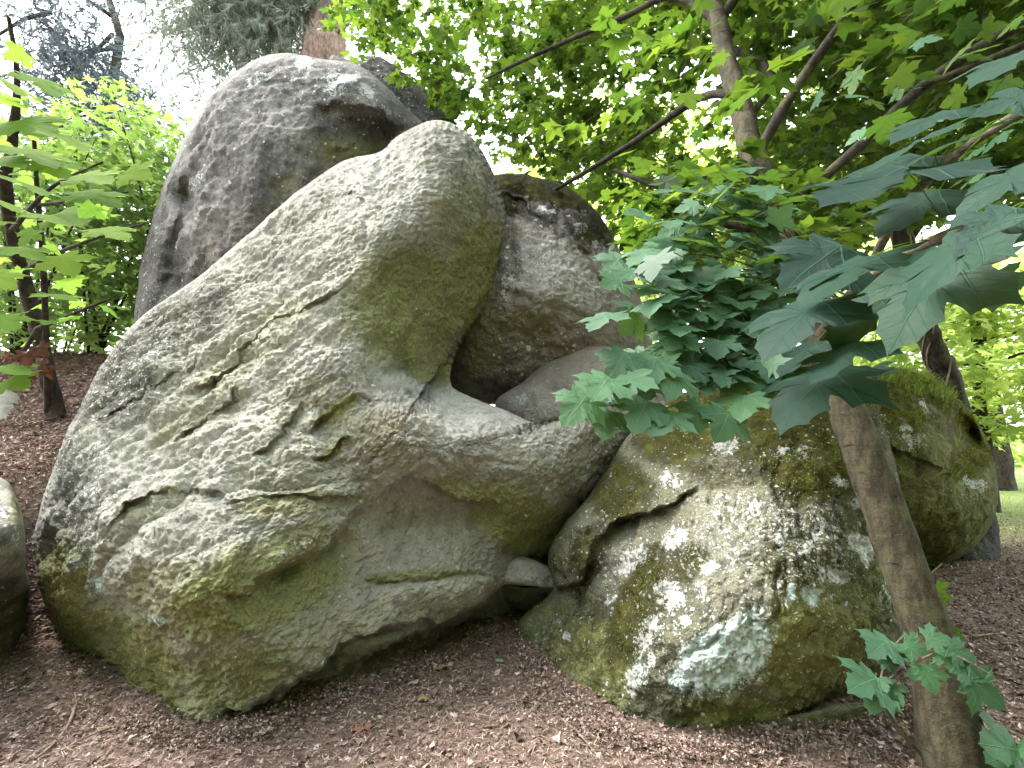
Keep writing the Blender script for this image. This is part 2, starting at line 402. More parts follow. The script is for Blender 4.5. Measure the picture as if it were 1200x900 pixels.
# --- the great leaning boulder
A_out = [(38, 650, 75), (46, 600, 75), (66, 540, 70), (97, 470, 55), (130, 412, 45), (165, 372, 40), (230, 326, 36), (290, 276, 36), (340, 231, 34), (400, 190, 30), (445, 178, 28), (468, 158, 34), (510, 140, 44), (548, 156, 50), (575, 195, 50), (591, 240, 45), (596, 285, 36), (584, 332, 30), (558, 378, 30), (534, 414, 26), (529, 452, 16),
         (560, 469, 18), (590, 480, 18), (630, 496, 20), (664, 488, 26), (700, 474, 40), (760, 486, 50), (775, 520, 60), (725, 590, 75), (690, 640, 70), (650, 672, 40), (600, 690, 22), (592, 728, 30), (522, 765, 26), (402, 815, 24), (310, 850, 26), (225, 868, 30), (195, 860, 30), (150, 822, 50), (100, 775, 70), (60, 730, 75)]
A_ctl = [(230, 850, 2.52), (150, 805, 2.92), (70, 700, 3.02), (55, 640, 3.1), (110, 560, 3.0), (60, 580, 3.3), (100, 490, 3.55), (165, 380, 4.0), (200, 450, 3.4), (200, 560, 2.82), (190, 640, 2.44), (180, 720, 2.46), (120, 650, 2.72), (270, 670, 2.32), (250, 735, 2.30), (230, 800, 2.47),
         (300, 600, 2.62), (320, 540, 2.80), (300, 450, 3.18), (280, 330, 3.9), (300, 280, 4.25), (380, 240, 4.2), (400, 200, 4.55), (450, 188, 4.5), (510, 155, 4.5), (550, 175, 4.65), (585, 240, 4.85), (480, 230, 4.05), (530, 215, 4.2), (505, 185, 4.2), (420, 310, 3.62), (420, 370, 3.42), (425, 420, 3.28), (455, 270, 3.78),
         (480, 330, 4.1), (500, 370, 4.3), (485, 410, 4.15), (470, 425, 3.95), (560, 260, 4.6), (550, 330, 4.75), (525, 400, 4.75), (585, 290, 4.9), (520, 440, 4.7), (500, 425, 4.4),
         (470, 470, 3.22), (500, 480, 3.25), (560, 500, 3.32), (620, 515, 3.5), (690, 495, 3.85), (735, 500, 4.2), (680, 550, 3.85), (640, 590, 3.6), (600, 540, 3.38), (550, 560, 3.3), (400, 500, 3.05), (430, 550, 2.98), (350, 610, 2.68), (330, 660, 2.62),
         (470, 600, 3.26), (500, 640, 3.2), (570, 640, 3.45), (610, 640, 3.75), (635, 650, 4.05), (440, 700, 2.95), (540, 690, 3.22), (360, 730, 2.62), (350, 785, 2.58), (440, 740, 2.86), (540, 705, 3.3), (580, 690, 3.55), (590, 720, 4.0), (520, 752, 3.52), (400, 806, 2.96), (300, 842, 2.66), (110, 745, 3.14), (155, 770, 2.78), (220, 695, 2.26)]
A_feat = [
    ledge([(265, 705), (300, 686), (340, 660), (383, 647), (403, 613), (437, 583), (473, 562), (486, 555)], .07, 45, .19, 34, 5),
    ledge([(470, 560), (490, 565), (512, 574), (557, 588), (590, 592)], .07, 40, .20, 38, 2.5),
    ledge([(255, 588), (285, 583), (333, 577), (400, 582), (432, 579)], .03, 30, .045, 14, 1.5),
    ledge([(118, 640), (132, 612), (150, 590), (173, 573), (217, 568), (255, 573), (275, 590)], .03, 26, .055, 14, 1.5),
    ledge([(120, 500), (150, 478), (183, 450), (213, 430), (236, 416)], .03, 26, .05, 14, 1.5),
    ledge([(108, 482), (125, 472), (140, 463), (160, 445), (176, 428)], .03, 22, .04, 10, 1.2),
    ledge([(213, 458), (240, 448), (267, 430), (290, 402), (317, 375), (360, 362), (400, 340), (420, 318)], .035, 30, .06, 16, 2),
    ledge([(200, 520), (218, 497), (235, 487), (267, 467), (280, 450)], .035, 26, .06, 12, 1.5),
    ledge([(295, 535), (312, 524), (323, 513), (343, 487), (352, 468)], .03, 22, .05, 12, 1.5),
    ledge([(360, 505), (378, 486), (400, 476), (422, 462)], .04, 18, .085, 12, 2),
    ledge([(366, 540), (385, 527), (398, 517), (412, 511)], .03, 16, .05, 9, 1.5),
    ledge([(420, 462), (440, 470), (468, 472), (482, 468)], .03, 20, .05, 30, 2),
    ledge([(452, 432), (470, 440), (500, 450), (532, 461)], -.35, 26, -.06, 30, 4),
    ledge([(400, 226), (414, 226), (426, 240), (433, 253)], .03, 16, .04, 8, 1.5),
    crack([(433, 253), (430, 266), (430, 282)], .06, 3), crack([(440, 178), (446, 190), (440, 215), (455, 230)], .035, 5), crack([(392, 192), (400, 205), (388, 216)], .03, 5),
    ledge([(410, 178), (440, 180), (452, 172), (472, 160)], .0, 20, -.06, 18, 3),
    crack([(425, 680), (450, 684), (493, 681), (537, 673), (572, 672)], .045, 3.2),
    crack([(547, 550), (562, 541), (577, 540), (600, 545), (620, 547)], .022, 2.2), crack([(415, 660), (440, 652), (470, 648)], .012, 2),
    ledge([(255, 838), (285, 826), (318, 806), (350, 790), (382, 775), (400, 757), (422, 748), (446, 739), (470, 733), (492, 725), (512, 730), (545, 712), (582, 691), (600, 686)], .05, 30, .34, 70, 2),
    bulge(300, 620, 70, 60, .07), bulge(470, 610, 55, 35, -.04), bulge(200, 800, 70, 30, -.10, 20), bulge(495, 690, 60, 14, .03, -8),
    bulge(500, 265, 45, 50, .05), bulge(430, 300, 22, 40, .05, 20), bulge(385, 280, 50, 20, .04, -40), bulge(650, 545, 40, 30, .05),
]
def upleft(u, v): return sstep((480 - u) / 200) * sstep((760 - v) / 140)
A_pnt = dict(algae=[(300, 690, 150, 62, -22, .95), (370, 650, 50, 45, -40, .8), (150, 770, 95, 55, 35, .95), (250, 800, 130, 40, -18, .75), (480, 360, 75, 85, 0, .95), (560, 330, 40, 90, 0, .9), (500, 430, 40, 22, 20, 1.0), (540, 250, 40, 60, 0, .45), (610, 610, 80, 42, 25, .95), (540, 575, 50, 15, 12, .9), (395, 480, 35, 12, -35, 1.0), (395, 525, 30, 8, -40, .9),
                    (440, 360, 60, 55, 0, .55), (300, 400, 120, 28, -38, .5), (230, 480, 80, 26, -35, .42), (350, 470, 50, 40, -40, .45), (180, 585, 60, 20, -20, .5), (350, 590, 90, 16, -3, .7), (490, 675, 90, 9, -3, .7), (400, 740, 90, 30, -25, .5), (70, 690, 40, 70, 0, .95), (420, 500, 60, 30, 0, .45), (640, 560, 40, 30, 0, .4), (470, 790, 120, 28, -25, .55), (200, 690, 80, 40, -10, .6), (340, 560, 90, 90, 0, .33), (300, 740, 130, 60, -15, .55)],
             algae_base=.12,
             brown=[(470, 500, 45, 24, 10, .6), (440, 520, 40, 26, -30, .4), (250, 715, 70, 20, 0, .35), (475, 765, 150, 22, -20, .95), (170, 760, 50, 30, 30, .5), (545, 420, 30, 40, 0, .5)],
             pale=[(450, 610, 120, 60, -10, .75), (340, 630, 55, 32, -25, 1.0), (560, 505, 120, 40, 12, .85), (480, 440, 90, 16, 20, .8), (300, 480, 150, 80, -35, .55), (330, 390, 120, 30, -35, .75), (470, 230, 70, 50, 0, .55), (150, 560, 70, 60, -40, .6), (400, 590, 20, 14, 0, .6), (500, 700, 110, 24, -14, .8), (420, 770, 110, 10, -24, .9), (700, 520, 40, 40, 0, .4)],
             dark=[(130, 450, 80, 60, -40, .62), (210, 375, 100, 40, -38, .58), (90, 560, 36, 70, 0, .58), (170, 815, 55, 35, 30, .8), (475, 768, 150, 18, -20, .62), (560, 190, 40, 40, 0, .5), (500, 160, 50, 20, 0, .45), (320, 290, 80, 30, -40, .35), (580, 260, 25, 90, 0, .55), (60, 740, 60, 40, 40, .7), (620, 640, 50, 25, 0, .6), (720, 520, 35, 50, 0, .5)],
             speck=[(160, 420, 90, 60, -38, .75), (110, 560, 45, 100, 10, .65), (220, 370, 90, 40, -36, .4), (690, 510, 60, 35, 0, .6), (260, 420, 100, 50, -40, .25), (650, 540, 40, 40, 0, .35)], speck_base=.05,
             lichen=[(110, 545, 22, 40, 10, .34), (175, 415, 40, 12, -35, .42), (350, 640, 26, 8, -30, .5), (90, 620, 20, 30, 0, .36)],
             blue=[(108, 690, 22, 16, 0, .55), (180, 728, 18, 8, 0, .6), (85, 650, 20, 30, 0, .45)])
bA = boulder('leaning_boulder', 'largest pale grey boulder in the middle, leaning back with a knob on top', ROCK_A, A_out, (420, 560), A_ctl, A_feat, thick=1.15, nA=1150, nF=370, nB=30, paint=A_pnt,
             rel=[lumps(1.6, .035), lumps(6, .012, 5), where(diag(2.6, .070, 38, 2.4), lambda u, v: .10 + .75 * upleft(u, v)), where(diag(6.5, .024, 34, 2.2, 4), lambda u, v: .18 + .65 * upleft(u, v)), billow(3.2, .030, 3), billow(9, .012, 6), pits(15, .007, 3), lumps(24, .010, 2), pits(34, .005, 9), diag(17, .010, 30, 1.9, 8)])

# --- the mossy boulder on the right
B_out = [(735, 512, 34), (757, 490, 34), (800, 462, 40), (850, 440, 50), (930, 422, 60), (1000, 430, 60), (1036, 500, 60), (1052, 560, 60), (1060, 640, 60), (1062, 720, 60), (1050, 780, 50), (1000, 823, 40), (945, 848, 32), (870, 872, 28), (780, 870, 28), (700, 850, 28), (640, 800, 30), (604, 748, 26), (618, 716, 20), (646, 692, 16), (642, 652, 26), (660, 618, 28), (690, 582, 28), (714, 545, 28)]
B_ctl = [(850, 858, 2.46), (780, 856, 2.50), (700, 834, 2.72), (640, 790, 3.05), (612, 742, 3.55), (650, 690, 3.6), (655, 650, 3.55), (690, 605, 3.5), (742, 520, 3.8), (800, 475, 3.85), (900, 440, 3.9), (990, 445, 3.8), (690, 650, 3.38), (720, 660, 3.15), (700, 760, 2.88), (740, 740, 2.72), (800, 780, 2.40), (850, 800, 2.33), (880, 760, 2.30), (870, 690, 2.38), (900, 620, 2.58), (850, 560, 2.95), (790, 620, 2.88), (800, 540, 3.2), (950, 560, 2.92), (880, 500, 3.3), (960, 490, 3.3), (980, 650, 2.58), (1030, 640, 2.95), (1010, 740, 2.6), (950, 790, 2.42), (1045, 750, 2.95), (1045, 570, 3.2), (985, 812, 2.62), (930, 835, 2.55)]
B_feat = [
    ledge([(646, 690), (664, 688), (680, 682), (693, 660), (700, 632), (717, 613), (759, 602), (790, 585), (815, 565)], .09, 34, .10, 34, 3),
    crack([(787, 775), (800, 768), (830, 760), (850, 745)], .03, 4), crack([(905, 735), (912, 715), (908, 690), (915, 660)], .02, 3), crack([(940, 760), (975, 700), (985, 660), (975, 620)], .018, 3), crack([(1000, 700), (1012, 650), (1005, 600)], .02, 3),
    crack([(880, 800), (930, 770), (960, 730), (990, 700)], .018, 3), crack([(770, 690), (800, 640), (830, 600), (835, 560)], .016, 4), crack([(786, 555), (796, 570), (800, 590)], .02, 3),
    ledge([(770, 848), (800, 835), (830, 830), (880, 832), (930, 815)], .015, 20, .03, 22, 4),
    ledge([(905, 838), (940, 832), (975, 818), (1010, 800), (1035, 780)], .03, 20, .16, 24, 3),
    bulge(690, 620, 40, 40, .08), bulge(740, 700, 30, 80, -.05, 20), bulge(900, 470, 80, 18, .05), bulge(960, 540, 50, 40, .05), bulge(850, 500, 40, 60, -.04),
]
B_pnt = dict(moss=[(900, 468, 190, 66, 0, .9), (810, 500, 80, 44, -25, .75), (880, 520, 30, 40, 0, .6), (955, 540, 90, 60, 10, .82), (725, 575, 45, 50, -40, .66), (690, 650, 28, 40, 20, .55), (745, 715, 34, 95, 22, .66), (690, 740, 60, 60, 30, .42), (800, 660, 40, 26, -30, .55), (930, 660, 55, 34, 10, .6), (1020, 560, 40, 90, 0, .6), (1000, 640, 50, 60, 0, .42), (650, 760, 40, 50, 40, .4), (790, 830, 70, 26, 0, .36), (730, 810, 60, 40, 20, .36), (1040, 700, 26, 80, 0, .4), (960, 640, 90, 60, 0, .45), (880, 540, 120, 36, 0, .5)],
             moss_base=.12,
             algae=[(960, 760, 100, 80, 0, .9), (880, 840, 110, 26, 0, .85), (690, 780, 80, 70, 30, .75), (1000, 680, 60, 90, 0, .7), (850, 620, 60, 60, 0, .35), (640, 740, 50, 50, 0, .6)], algae_base=.36,
             brown=[(870, 720, 40, 50, 0, .3), (840, 800, 70, 16, -10, .5), (930, 470, 120, 30, 0, .5)],
             pale=[(860, 660, 70, 100, 0, .55), (720, 660, 50, 22, -40, .5), (840, 580, 40, 60, 10, .6)],
             dark=[(840, 840, 90, 16, 0, .4), (980, 805, 50, 16, -30, .5), (1050, 740, 20, 60, 0, .4), (680, 690, 20, 18, 0, .7)],
             speck=[(900, 640, 120, 90, 0, .6), (690, 660, 45, 50, 0, .32), (880, 550, 110, 40, 0, .26), (800, 580, 60, 50, 0, .30), (760, 780, 60, 60, 0, .3), (980, 520, 60, 40, 0, .25), (850, 690, 150, 120, 0, .5)], speck_base=.14,
             lichen=[(880, 600, 90, 30, 10, .34), (830, 640, 60, 40, 0, .30), (955, 640, 60, 50, 0, .36), (770, 760, 34, 60, 10, .32), (782, 697, 17, 19, 0, .66), (764, 731, 14, 13, 0, .66), (754, 749, 14, 11, 0, .7), (743, 795, 12, 26, 10, .62), (762, 775, 6, 15, 0, .7), (738, 656, 15, 28, 55, .62), (790, 630, 22, 12, -40, .62), (1008, 636, 19, 12, 20, .9), (1016, 650, 8, 22, 0, .8), (985, 676, 12, 10, 20, .9), (945, 641, 15, 9, -20, .75), (967, 672, 8, 11, 0, .75), (829, 663, 14, 9, 0, .75), (885, 593, 9, 11, 0, .7), (917, 627, 10, 13, 20, .75), (800, 726, 8, 11, 0, .7), (960, 620, 10, 18, 10, .55), (850, 520, 20, 14, 0, .55), (930, 530, 28, 12, 0, .5), (985, 565, 14, 9, 20, .6), (820, 690, 9, 14, 0, .55), (1005, 590, 9, 9, 0, .6), (663, 744, 5, 6, 0, .8), (715, 705, 6, 10, 40, .6), (784, 560, 14, 14, 0, .6), (875, 640, 10, 8, 0, .5), (1043, 690, 9, 25, 0, .6)],
             blue=[(846, 772, 78, 50, -26, .70), (805, 795, 34, 28, -30, .6), (885, 740, 36, 40, 0, .55), (950, 697, 15, 16, 0, .6), (927, 696, 6, 16, 0, .7), (748, 785, 14, 26, 0, .5), (870, 790, 40, 16, -10, .45), (640, 735, 18, 30, 40, .35)])
bB = boulder('mossy_boulder', 'rounded boulder right of the largest one, its top mossy, its face spotted with lichen', ROCK_B, B_out, (860, 660), B_ctl, B_feat, thick=1.3, nA=640, nF=190, nB=26, paint=B_pnt,
             rel=[lumps(1.8, .03, 2), lumps(6, .016, 6), diag(5.0, .022, 62, 2.0, 2), billow(3.5, .03, 3), billow(10, .012, 1), lumps(22, .008, 4), pits(14, .006, 8), pits(36, .003, 1)])

# --- the boulder in the hollow behind, under the maple
D_out = [(560, 215, 20), (588, 203, 18), (620, 206, 22), (660, 217, 26), (700, 248, 30), (725, 290, 30), (748, 340, 36), (765, 410, 40), (745, 470, 40), (700, 492, 30), (645, 470, 26), (618, 474, 26), (590, 474, 30), (540, 470, 40), (510, 420, 50), (530, 330, 50), (545, 260, 40)]
D_ctl = [(620, 330, 4.85), (660, 310, 4.9), (600, 440, 5.1), (570, 465, 5.35), (640, 400, 4.95), (700, 340, 5.05), (590, 250, 5.25), (650, 240, 5.4), (690, 280, 5.3), (620, 346, 4.75), (680, 368, 4.75), (620, 375, 4.85), (600, 470, 5.4), (700, 430, 4.95), (735, 350, 5.3), (540, 330, 5.2), (540, 430, 5.4), (600, 220, 5.5), (610, 290, 5.0)]
D_feat = [ledge([(575, 330), (600, 342), (630, 346), (660, 356), (690, 374), (715, 385)], .06, 40, .06, 60, 9), ledge([(585, 225), (610, 235), (650, 262), (690, 300), (720, 340)], .06, 18, .05, 16, 3)]
D_pnt = dict(lichen=[(640, 315, 50, 40, 30, .36), (690, 330, 30, 36, 30, .36), (595, 335, 10, 22, 10, .6), (640, 245, 14, 6, 10, .6), (680, 268, 9, 9, 0, .6), (700, 290, 8, 12, -30, .6), (632, 470, 8, 10, 0, .5)], speck=[(640, 310, 80, 70, 30, .28), (630, 420, 60, 50, 0, .2)], pale=[(650, 320, 70, 50, 30, .8)],
             moss=[(640, 222, 90, 18, 18, .7), (590, 230, 30, 30, 0, .6), (700, 270, 30, 40, 40, .6)], dark=[(640, 240, 100, 34, 25, .7), (590, 300, 25, 80, 0, .6), (560, 440, 60, 60, 0, .45)],
             brown=[(620, 420, 90, 70, 0, .6)], algae=[(560, 390, 40, 60, 0, .6), (620, 380, 50, 20, 0, .5)], algae_base=.1)
boulder('hollow_boulder', 'dark boulder behind the largest one, with scaly pale lichen above a brown overhang', ROCK_D, D_out, (640, 350), D_ctl, D_feat, thick=1.4, nA=320, nF=100, nB=18, paint=D_pnt,
        rel=[lumps(2, .04, 7), lumps(7, .02, 1), pits(8, .012, 2), lumps(22, .01, 3), billow(4, .03, 2), pits(20, .008, 5)])
E_out = [(580, 474, 14), (612, 448, 14), (645, 422, 16), (700, 405, 20), (770, 425, 30), (795, 480, 30), (760, 530, 30), (680, 530, 30), (610, 510, 30)]
E_ctl = [(600, 475, 4.9), (650, 440, 4.8), (640, 480, 4.5), (700, 440, 4.5), (700, 500, 4.3), (770, 450, 4.6), (620, 495, 4.7)]
boulder('wedged_boulder', 'small grey brown boulder wedged between the dark overhang and the bright shelf', ROCK_D, E_out, (690, 470), E_ctl, [], thick=.7, nA=200, nF=60, nB=12, edge=30,
        paint=dict(lichen=[(614, 468, 7, 9, 0, .7), (660, 450, 10, 6, 0, .4)], brown=[(690, 450, 60, 40, 0, .3)], pale=[(630, 480, 40, 30, 0, .4)], speck=[(650, 470, 60, 40, 0, .15)]), rel=[lumps(3, .03, 4), lumps(9, .012, 2), lumps(25, .005, 1)])

# --- the dark boulder on top, and the crest behind it
G_out = [(158, 380, 30), (163, 330, 34), (172, 280, 36), (188, 230, 36), (206, 185, 36), (240, 118, 40), (285, 78, 40), (330, 62, 36), (385, 71, 30), (420, 76, 26), (455, 104, 24), (482, 132, 30), (520, 165, 40), (560, 240, 40), (520, 380, 40), (420, 470, 40), (260, 490, 40), (180, 440, 40)]
G_ctl = [(300, 200, 5.45), (350, 82, 6.1), (300, 105, 6.0), (420, 100, 6.0), (440, 125, 5.95), (435, 165, 6.15), (400, 185, 5.95), (250, 300, 5.35), (190, 330, 5.6), (350, 250, 5.6), (200, 250, 5.75), (215, 200, 5.9), (240, 150, 5.85), (460, 130, 6.15), (400, 120, 5.85), (390, 105, 5.9), (330, 140, 5.65), (470, 160, 6.3), (250, 380, 5.4), (400, 350, 5.8)]
G_feat = [ledge([(370, 118), (385, 124), (410, 122), (440, 130), (460, 142), (478, 150)], .08, 26, .16, 40, 4), ledge([(205, 225), (212, 200), (222, 178), (238, 160), (246, 146)], -.02, 30, -.10, 24, 4), bulge(214, 228, 16, 20, -.34), bulge(202, 300, 14, 60, -.14, 15), crack([(248, 146), (236, 175), (228, 205), (218, 245), (204, 300), (196, 345)], .16, 9), crack([(322, 150), (318, 200), (326, 260), (318, 310)], .09, 13), crack([(372, 150), (382, 200), (368, 250)], .09, 13), crack([(262, 180), (256, 240), (240, 300), (236, 350)], .08, 10), ledge([(180, 330), (215, 322), (260, 335), (300, 330)], .04, 20, .06, 20, 4),
          ledge([(196, 330), (205, 290), (220, 250)], .0, 20, -.08, 30, 4), ledge([(300, 98), (330, 92), (360, 98), (400, 88)], .03, 20, .04, 16, 3), bulge(320, 260, 20, 80, -.06, 10), bulge(280, 270, 26, 90, .05, 12)]
G_pnt = dict(dark=[(330, 170, 160, 110, 0, .50), (420, 165, 70, 40, 10, .72), (200, 300, 50, 110, 10, .58), (360, 90, 110, 26, 5, .5), (250, 330, 60, 70, 0, .5), (300, 240, 120, 60, 0, .5)], dark_base=.40, algae=[(410, 180, 60, 26, 0, .6), (330, 260, 30, 80, 20, .5), (300, 320, 60, 30, -30, .5)],
             brown=[(280, 290, 60, 40, 0, .45)], pale=[(330, 150, 90, 40, 0, .3), (240, 260, 14, 60, 20, .5)], blue=[(355, 72, 12, 8, 0, .55)],
             lichen=[(356, 73, 14, 9, 0, .62), (402, 92, 26, 10, 5, .72), (430, 106, 12, 8, 20, .7), (392, 105, 18, 7, 0, .6), (345, 90, 9, 4, 0, .55), (300, 92, 22, 8, -25, .5), (230, 215, 6, 20, 25, .45), (450, 125, 10, 4, 30, .5)], speck=[(400, 100, 90, 40, 10, .3), (180, 330, 30, 80, 0, .35)], speck_base=.06)
boulder('top_boulder', 'dark grey weathered boulder perched highest, behind the upper left of the largest one', ROCK_G, G_out, (330, 270), G_ctl, G_feat, thick=1.6, nA=420, nF=130, nB=20, paint=G_pnt,
        rel=[lumps(1.3, .06, 3), lumps(4.5, .025, 8), lumps(14, .014, 5), pits(10, .006, 4), billow(2.2, .045, 2), billow(6, .022, 9), pits(24, .006, 2)])
H_out = [(385, 78, 16), (410, 69, 16), (435, 65, 18), (458, 74, 20), (485, 95, 22), (510, 122, 24), (528, 143, 26), (560, 190, 40), (550, 260, 40), (480, 280, 40), (420, 220, 40)]
H_ctl = [(400, 75, 7.2), (435, 72, 7.2), (480, 110, 7.0), (520, 150, 7.0), (450, 120, 6.8), (480, 200, 6.6), (540, 220, 6.9)]
boulder('crest_boulder', 'dark lichen spotted crest of rock just behind the right shoulder of the highest boulder', ROCK_G, H_out, (480, 160), H_ctl, [], thick=.9, nA=220, nF=60, nB=12,
        paint=dict(dark_base=.75, speck_base=.3, lichen=[(425, 70, 8, 3, 10, .6), (470, 92, 7, 5, 30, .5)], moss=[(520, 150, 20, 20, 0, .5)]), rel=[lumps(2, .05, 3), lumps(7, .03, 8), lumps(18, .014, 5)])

# --- the mossy boulder far right, and its dark neighbour
C_out = [(985, 470, 30), (1010, 442, 26), (1045, 432, 24), (1080, 438, 24), (1108, 454, 26), (1135, 480, 30), (1156, 515, 34), (1168, 562, 34), (1166, 605, 34), (1142, 640, 34), (1112, 660, 26), (1085, 672, 24), (1030, 672, 30), (985, 620, 30), (970, 540, 30)]
C_ctl = [(1050, 600, 4.75), (1120, 605, 4.85), (1085, 664, 5.6), (1060, 500, 4.9), (1030, 455, 5.2), (1080, 446, 5.7), (1110, 470, 5.7), (1140, 520, 5.7), (1120, 520, 5.25), (1155, 570, 5.4), (1140, 610, 5.1), (1090, 560, 4.75), (1085, 500, 5.0), (1110, 560, 4.85), (1060, 650, 5.2), (1110, 640, 5.2), (1000, 560, 4.9)]
C_feat = [ledge([(1086, 470), (1096, 500), (1108, 535), (1126, 560), (1150, 568)], -.16, 16, .0, 20, 3), bulge(1132, 508, 16, 26, -.6, -35), bulge(1100, 545, 24, 40, .12, -30), ledge([(1040, 520), (1060, 530), (1090, 545), (1110, 558)], .04, 16, .05, 20, 3), crack([(1060, 470), (1072, 520), (1076, 560)], .05, 5), crack([(1092, 480), (1098, 530), (1110, 570)], .05, 4)]
C_pnt = dict(moss=[(1060, 450, 60, 26, 10, .9), (1120, 470, 50, 26, 40, .85), (1135, 540, 26, 34, 50, .85), (1060, 490, 50, 30, 0, .6), (1150, 520, 26, 40, 0, .8), (1080, 640, 70, 30, 0, .45), (1110, 600, 60, 40, 0, .36)], moss_base=.48,
             algae=[(1090, 620, 90, 50, 0, 1.0)], algae_base=.8, pale=[(1095, 570, 18, 30, 0, .6), (1105, 590, 36, 10, 0, .6)], dark=[(1070, 650, 70, 30, 0, .75), (1128, 510, 16, 30, -30, .9)],  # dark: shade painted on the underside and in the hollow
             lichen=[(1062, 505, 9, 12, 20, .55), (1070, 520, 10, 12, 0, .5), (1084, 475, 6, 12, -20, .6), (1138, 565, 12, 7, 40, .6), (1150, 570, 8, 10, 20, .55), (1035, 490, 6, 8, 0, .6)], speck=[(1060, 510, 36, 30, 0, .3), (1140, 575, 20, 16, 0, .4)])
bC = boulder('far_mossy_boulder', 'moss covered boulder at the far right behind the maple trunk, grass on its crown', ROCK_B, C_out, (1080, 560), C_ctl, C_feat, thick=1.5, nA=300, nF=90, nB=16, paint=C_pnt, rel=[lumps(2, .03, 5), lumps(7, .018, 1), lumps(20, .008, 9)])
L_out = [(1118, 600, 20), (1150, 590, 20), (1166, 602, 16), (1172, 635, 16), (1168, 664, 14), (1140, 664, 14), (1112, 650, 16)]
boulder('shaded_boulder', 'low dark boulder on the ground tucked under the far right mossy one', rock_mat('shade_toned_sandstone', (.045, .042, .038), (.025, .023, .021), 1.1, 20), L_out, (1144, 630), [(1130, 640, 5.9), (1150, 610, 6.0), (1165, 630, 6.1), (1150, 660, 5.75), (1120, 620, 6.1)], [], thick=.9, nA=120, nF=30, nB=10, paint=dict(dark_base=1.0, moss_base=.3), rel=[lumps(3, .03, 5), lumps(9, .015, 1)])  # near-black stone colour has the shade it lies in painted into it

# --- stones
I_out = [(-140, 600, 30), (-60, 548, 30), (-5, 556, 30), (18, 582, 28), (28, 625, 30), (30, 660, 40), (34, 700, 50), (22, 750, 50), (-4, 806, 40), (-70, 850, 40), (-180, 820, 50), (-200, 700, 50)]
boulder('left_boulder', 'grey boulder cut by the left edge of the photo, beside the largest one', ROCK_A, I_out, (-80, 690), [(-60, 570, 2.9), (0, 580, 2.85), (10, 620, 2.6), (-40, 640, 2.4), (0, 700, 2.98), (-60, 700, 2.72), (-10, 750, 3.18), (-60, 770, 3.05), (0, 795, 3.02), (-120, 820, 2.7), (-150, 620, 2.6), (20, 720, 3.15)], [], thick=1.1, nA=280, nF=80, nB=14,
        paint=dict(dark=[(-20, 620, 60, 60, 0, .45), (0, 745, 80, 75, 0, 1.0)], lichen=[(5, 600, 12, 14, 0, .45), (18, 625, 6, 14, 0, .5)], algae=[(25, 600, 16, 40, 0, .7), (0, 740, 70, 60, 0, .5)], moss=[(22, 590, 10, 16, 0, .5)], speck_base=.1), rel=[lumps(2, .04, 5), lumps(6, .02, 1), lumps(20, .007, 9)])  # larger dark blob paints the overhang's shade on the lower half
F_out = [(570, 681, 6), (578, 667, 14), (592, 657, 18), (610, 652, 20), (626, 657, 18), (640, 664, 12), (652, 667, 8), (664, 678, 8), (650, 688, 4), (612, 686, 3), (585, 684, 4)]
boulder('wedged_stone', 'small pale rounded stone wedged in the gap between the two big front boulders', ROCK_A, F_out, (612, 672), [(576, 677, 3.72), (600, 662, 3.66), (608, 676, 3.52), (645, 674, 3.72), (610, 684, 3.55)], [], thick=.35, nA=120, nF=34, nB=8, paint=dict(pale=[(605, 668, 40, 14, 0, .6)], dark=[(640, 675, 12, 12, 0, .5)]), rel=[lumps(5, .03, 5), lumps(14, .012, 2), lumps(30, .005, 1)], cat='stone')
F2_out = [(586, 687, 4), (612, 689, 4), (640, 688, 6), (652, 694, 8), (648, 706, 8), (625, 714, 8), (596, 708, 8)]
boulder('slab_stone', 'dark flat slab directly under the small pale wedged stone', ROCK_D, F2_out, (620, 700), [(590, 690, 3.75), (620, 692, 3.66), (645, 695, 3.75), (620, 710, 4.0)], [], thick=.35, nA=90, nF=24, nB=8, paint=dict(algae_base=.5, dark_base=.62), rel=[lumps(5, .04, 5), lumps(14, .015, 2), lumps(30, .005, 1)], cat='stone')
K_out = [(880, 846, 6), (930, 838, 6), (985, 826, 8), (1022, 826, 8), (1030, 842, 8), (1000, 852, 8), (930, 862, 8), (885, 860, 6)]
boulder('flat_stone', 'flat dark stone lying on the litter under the right end of the lichened boulder', ROCK_D, K_out, (955, 846), [(890, 850, 2.50), (950, 845, 2.48), (1010, 838, 2.52), (960, 856, 2.47), (1020, 845, 2.55)], [], thick=.4, nA=120, nF=24, nB=8, paint=dict(algae_base=.5, dark_base=.45), rel=[lumps(8, .01, 5), lumps(25, .004, 1)], cat='stone')
J_out = [(-60, 470, 10), (-10, 455, 10), (20, 462, 10), (34, 478, 10), (30, 500, 10), (-20, 510, 10), (-70, 505, 10)]
boulder('bank_stone', 'smooth grey stone on the needle covered bank at the left edge', ROCK_A, J_out, (-15, 482), [(-40, 470, 5.2), (0, 465, 5.2), (0, 485, 4.9), (25, 480, 5.2), (-40, 500, 4.9)], [], thick=.6, nA=100, nF=24, nB=8, paint=dict(algae_base=.3), rel=[lumps(4, .02, 5), lumps(20, .005, 1)], cat='stone')
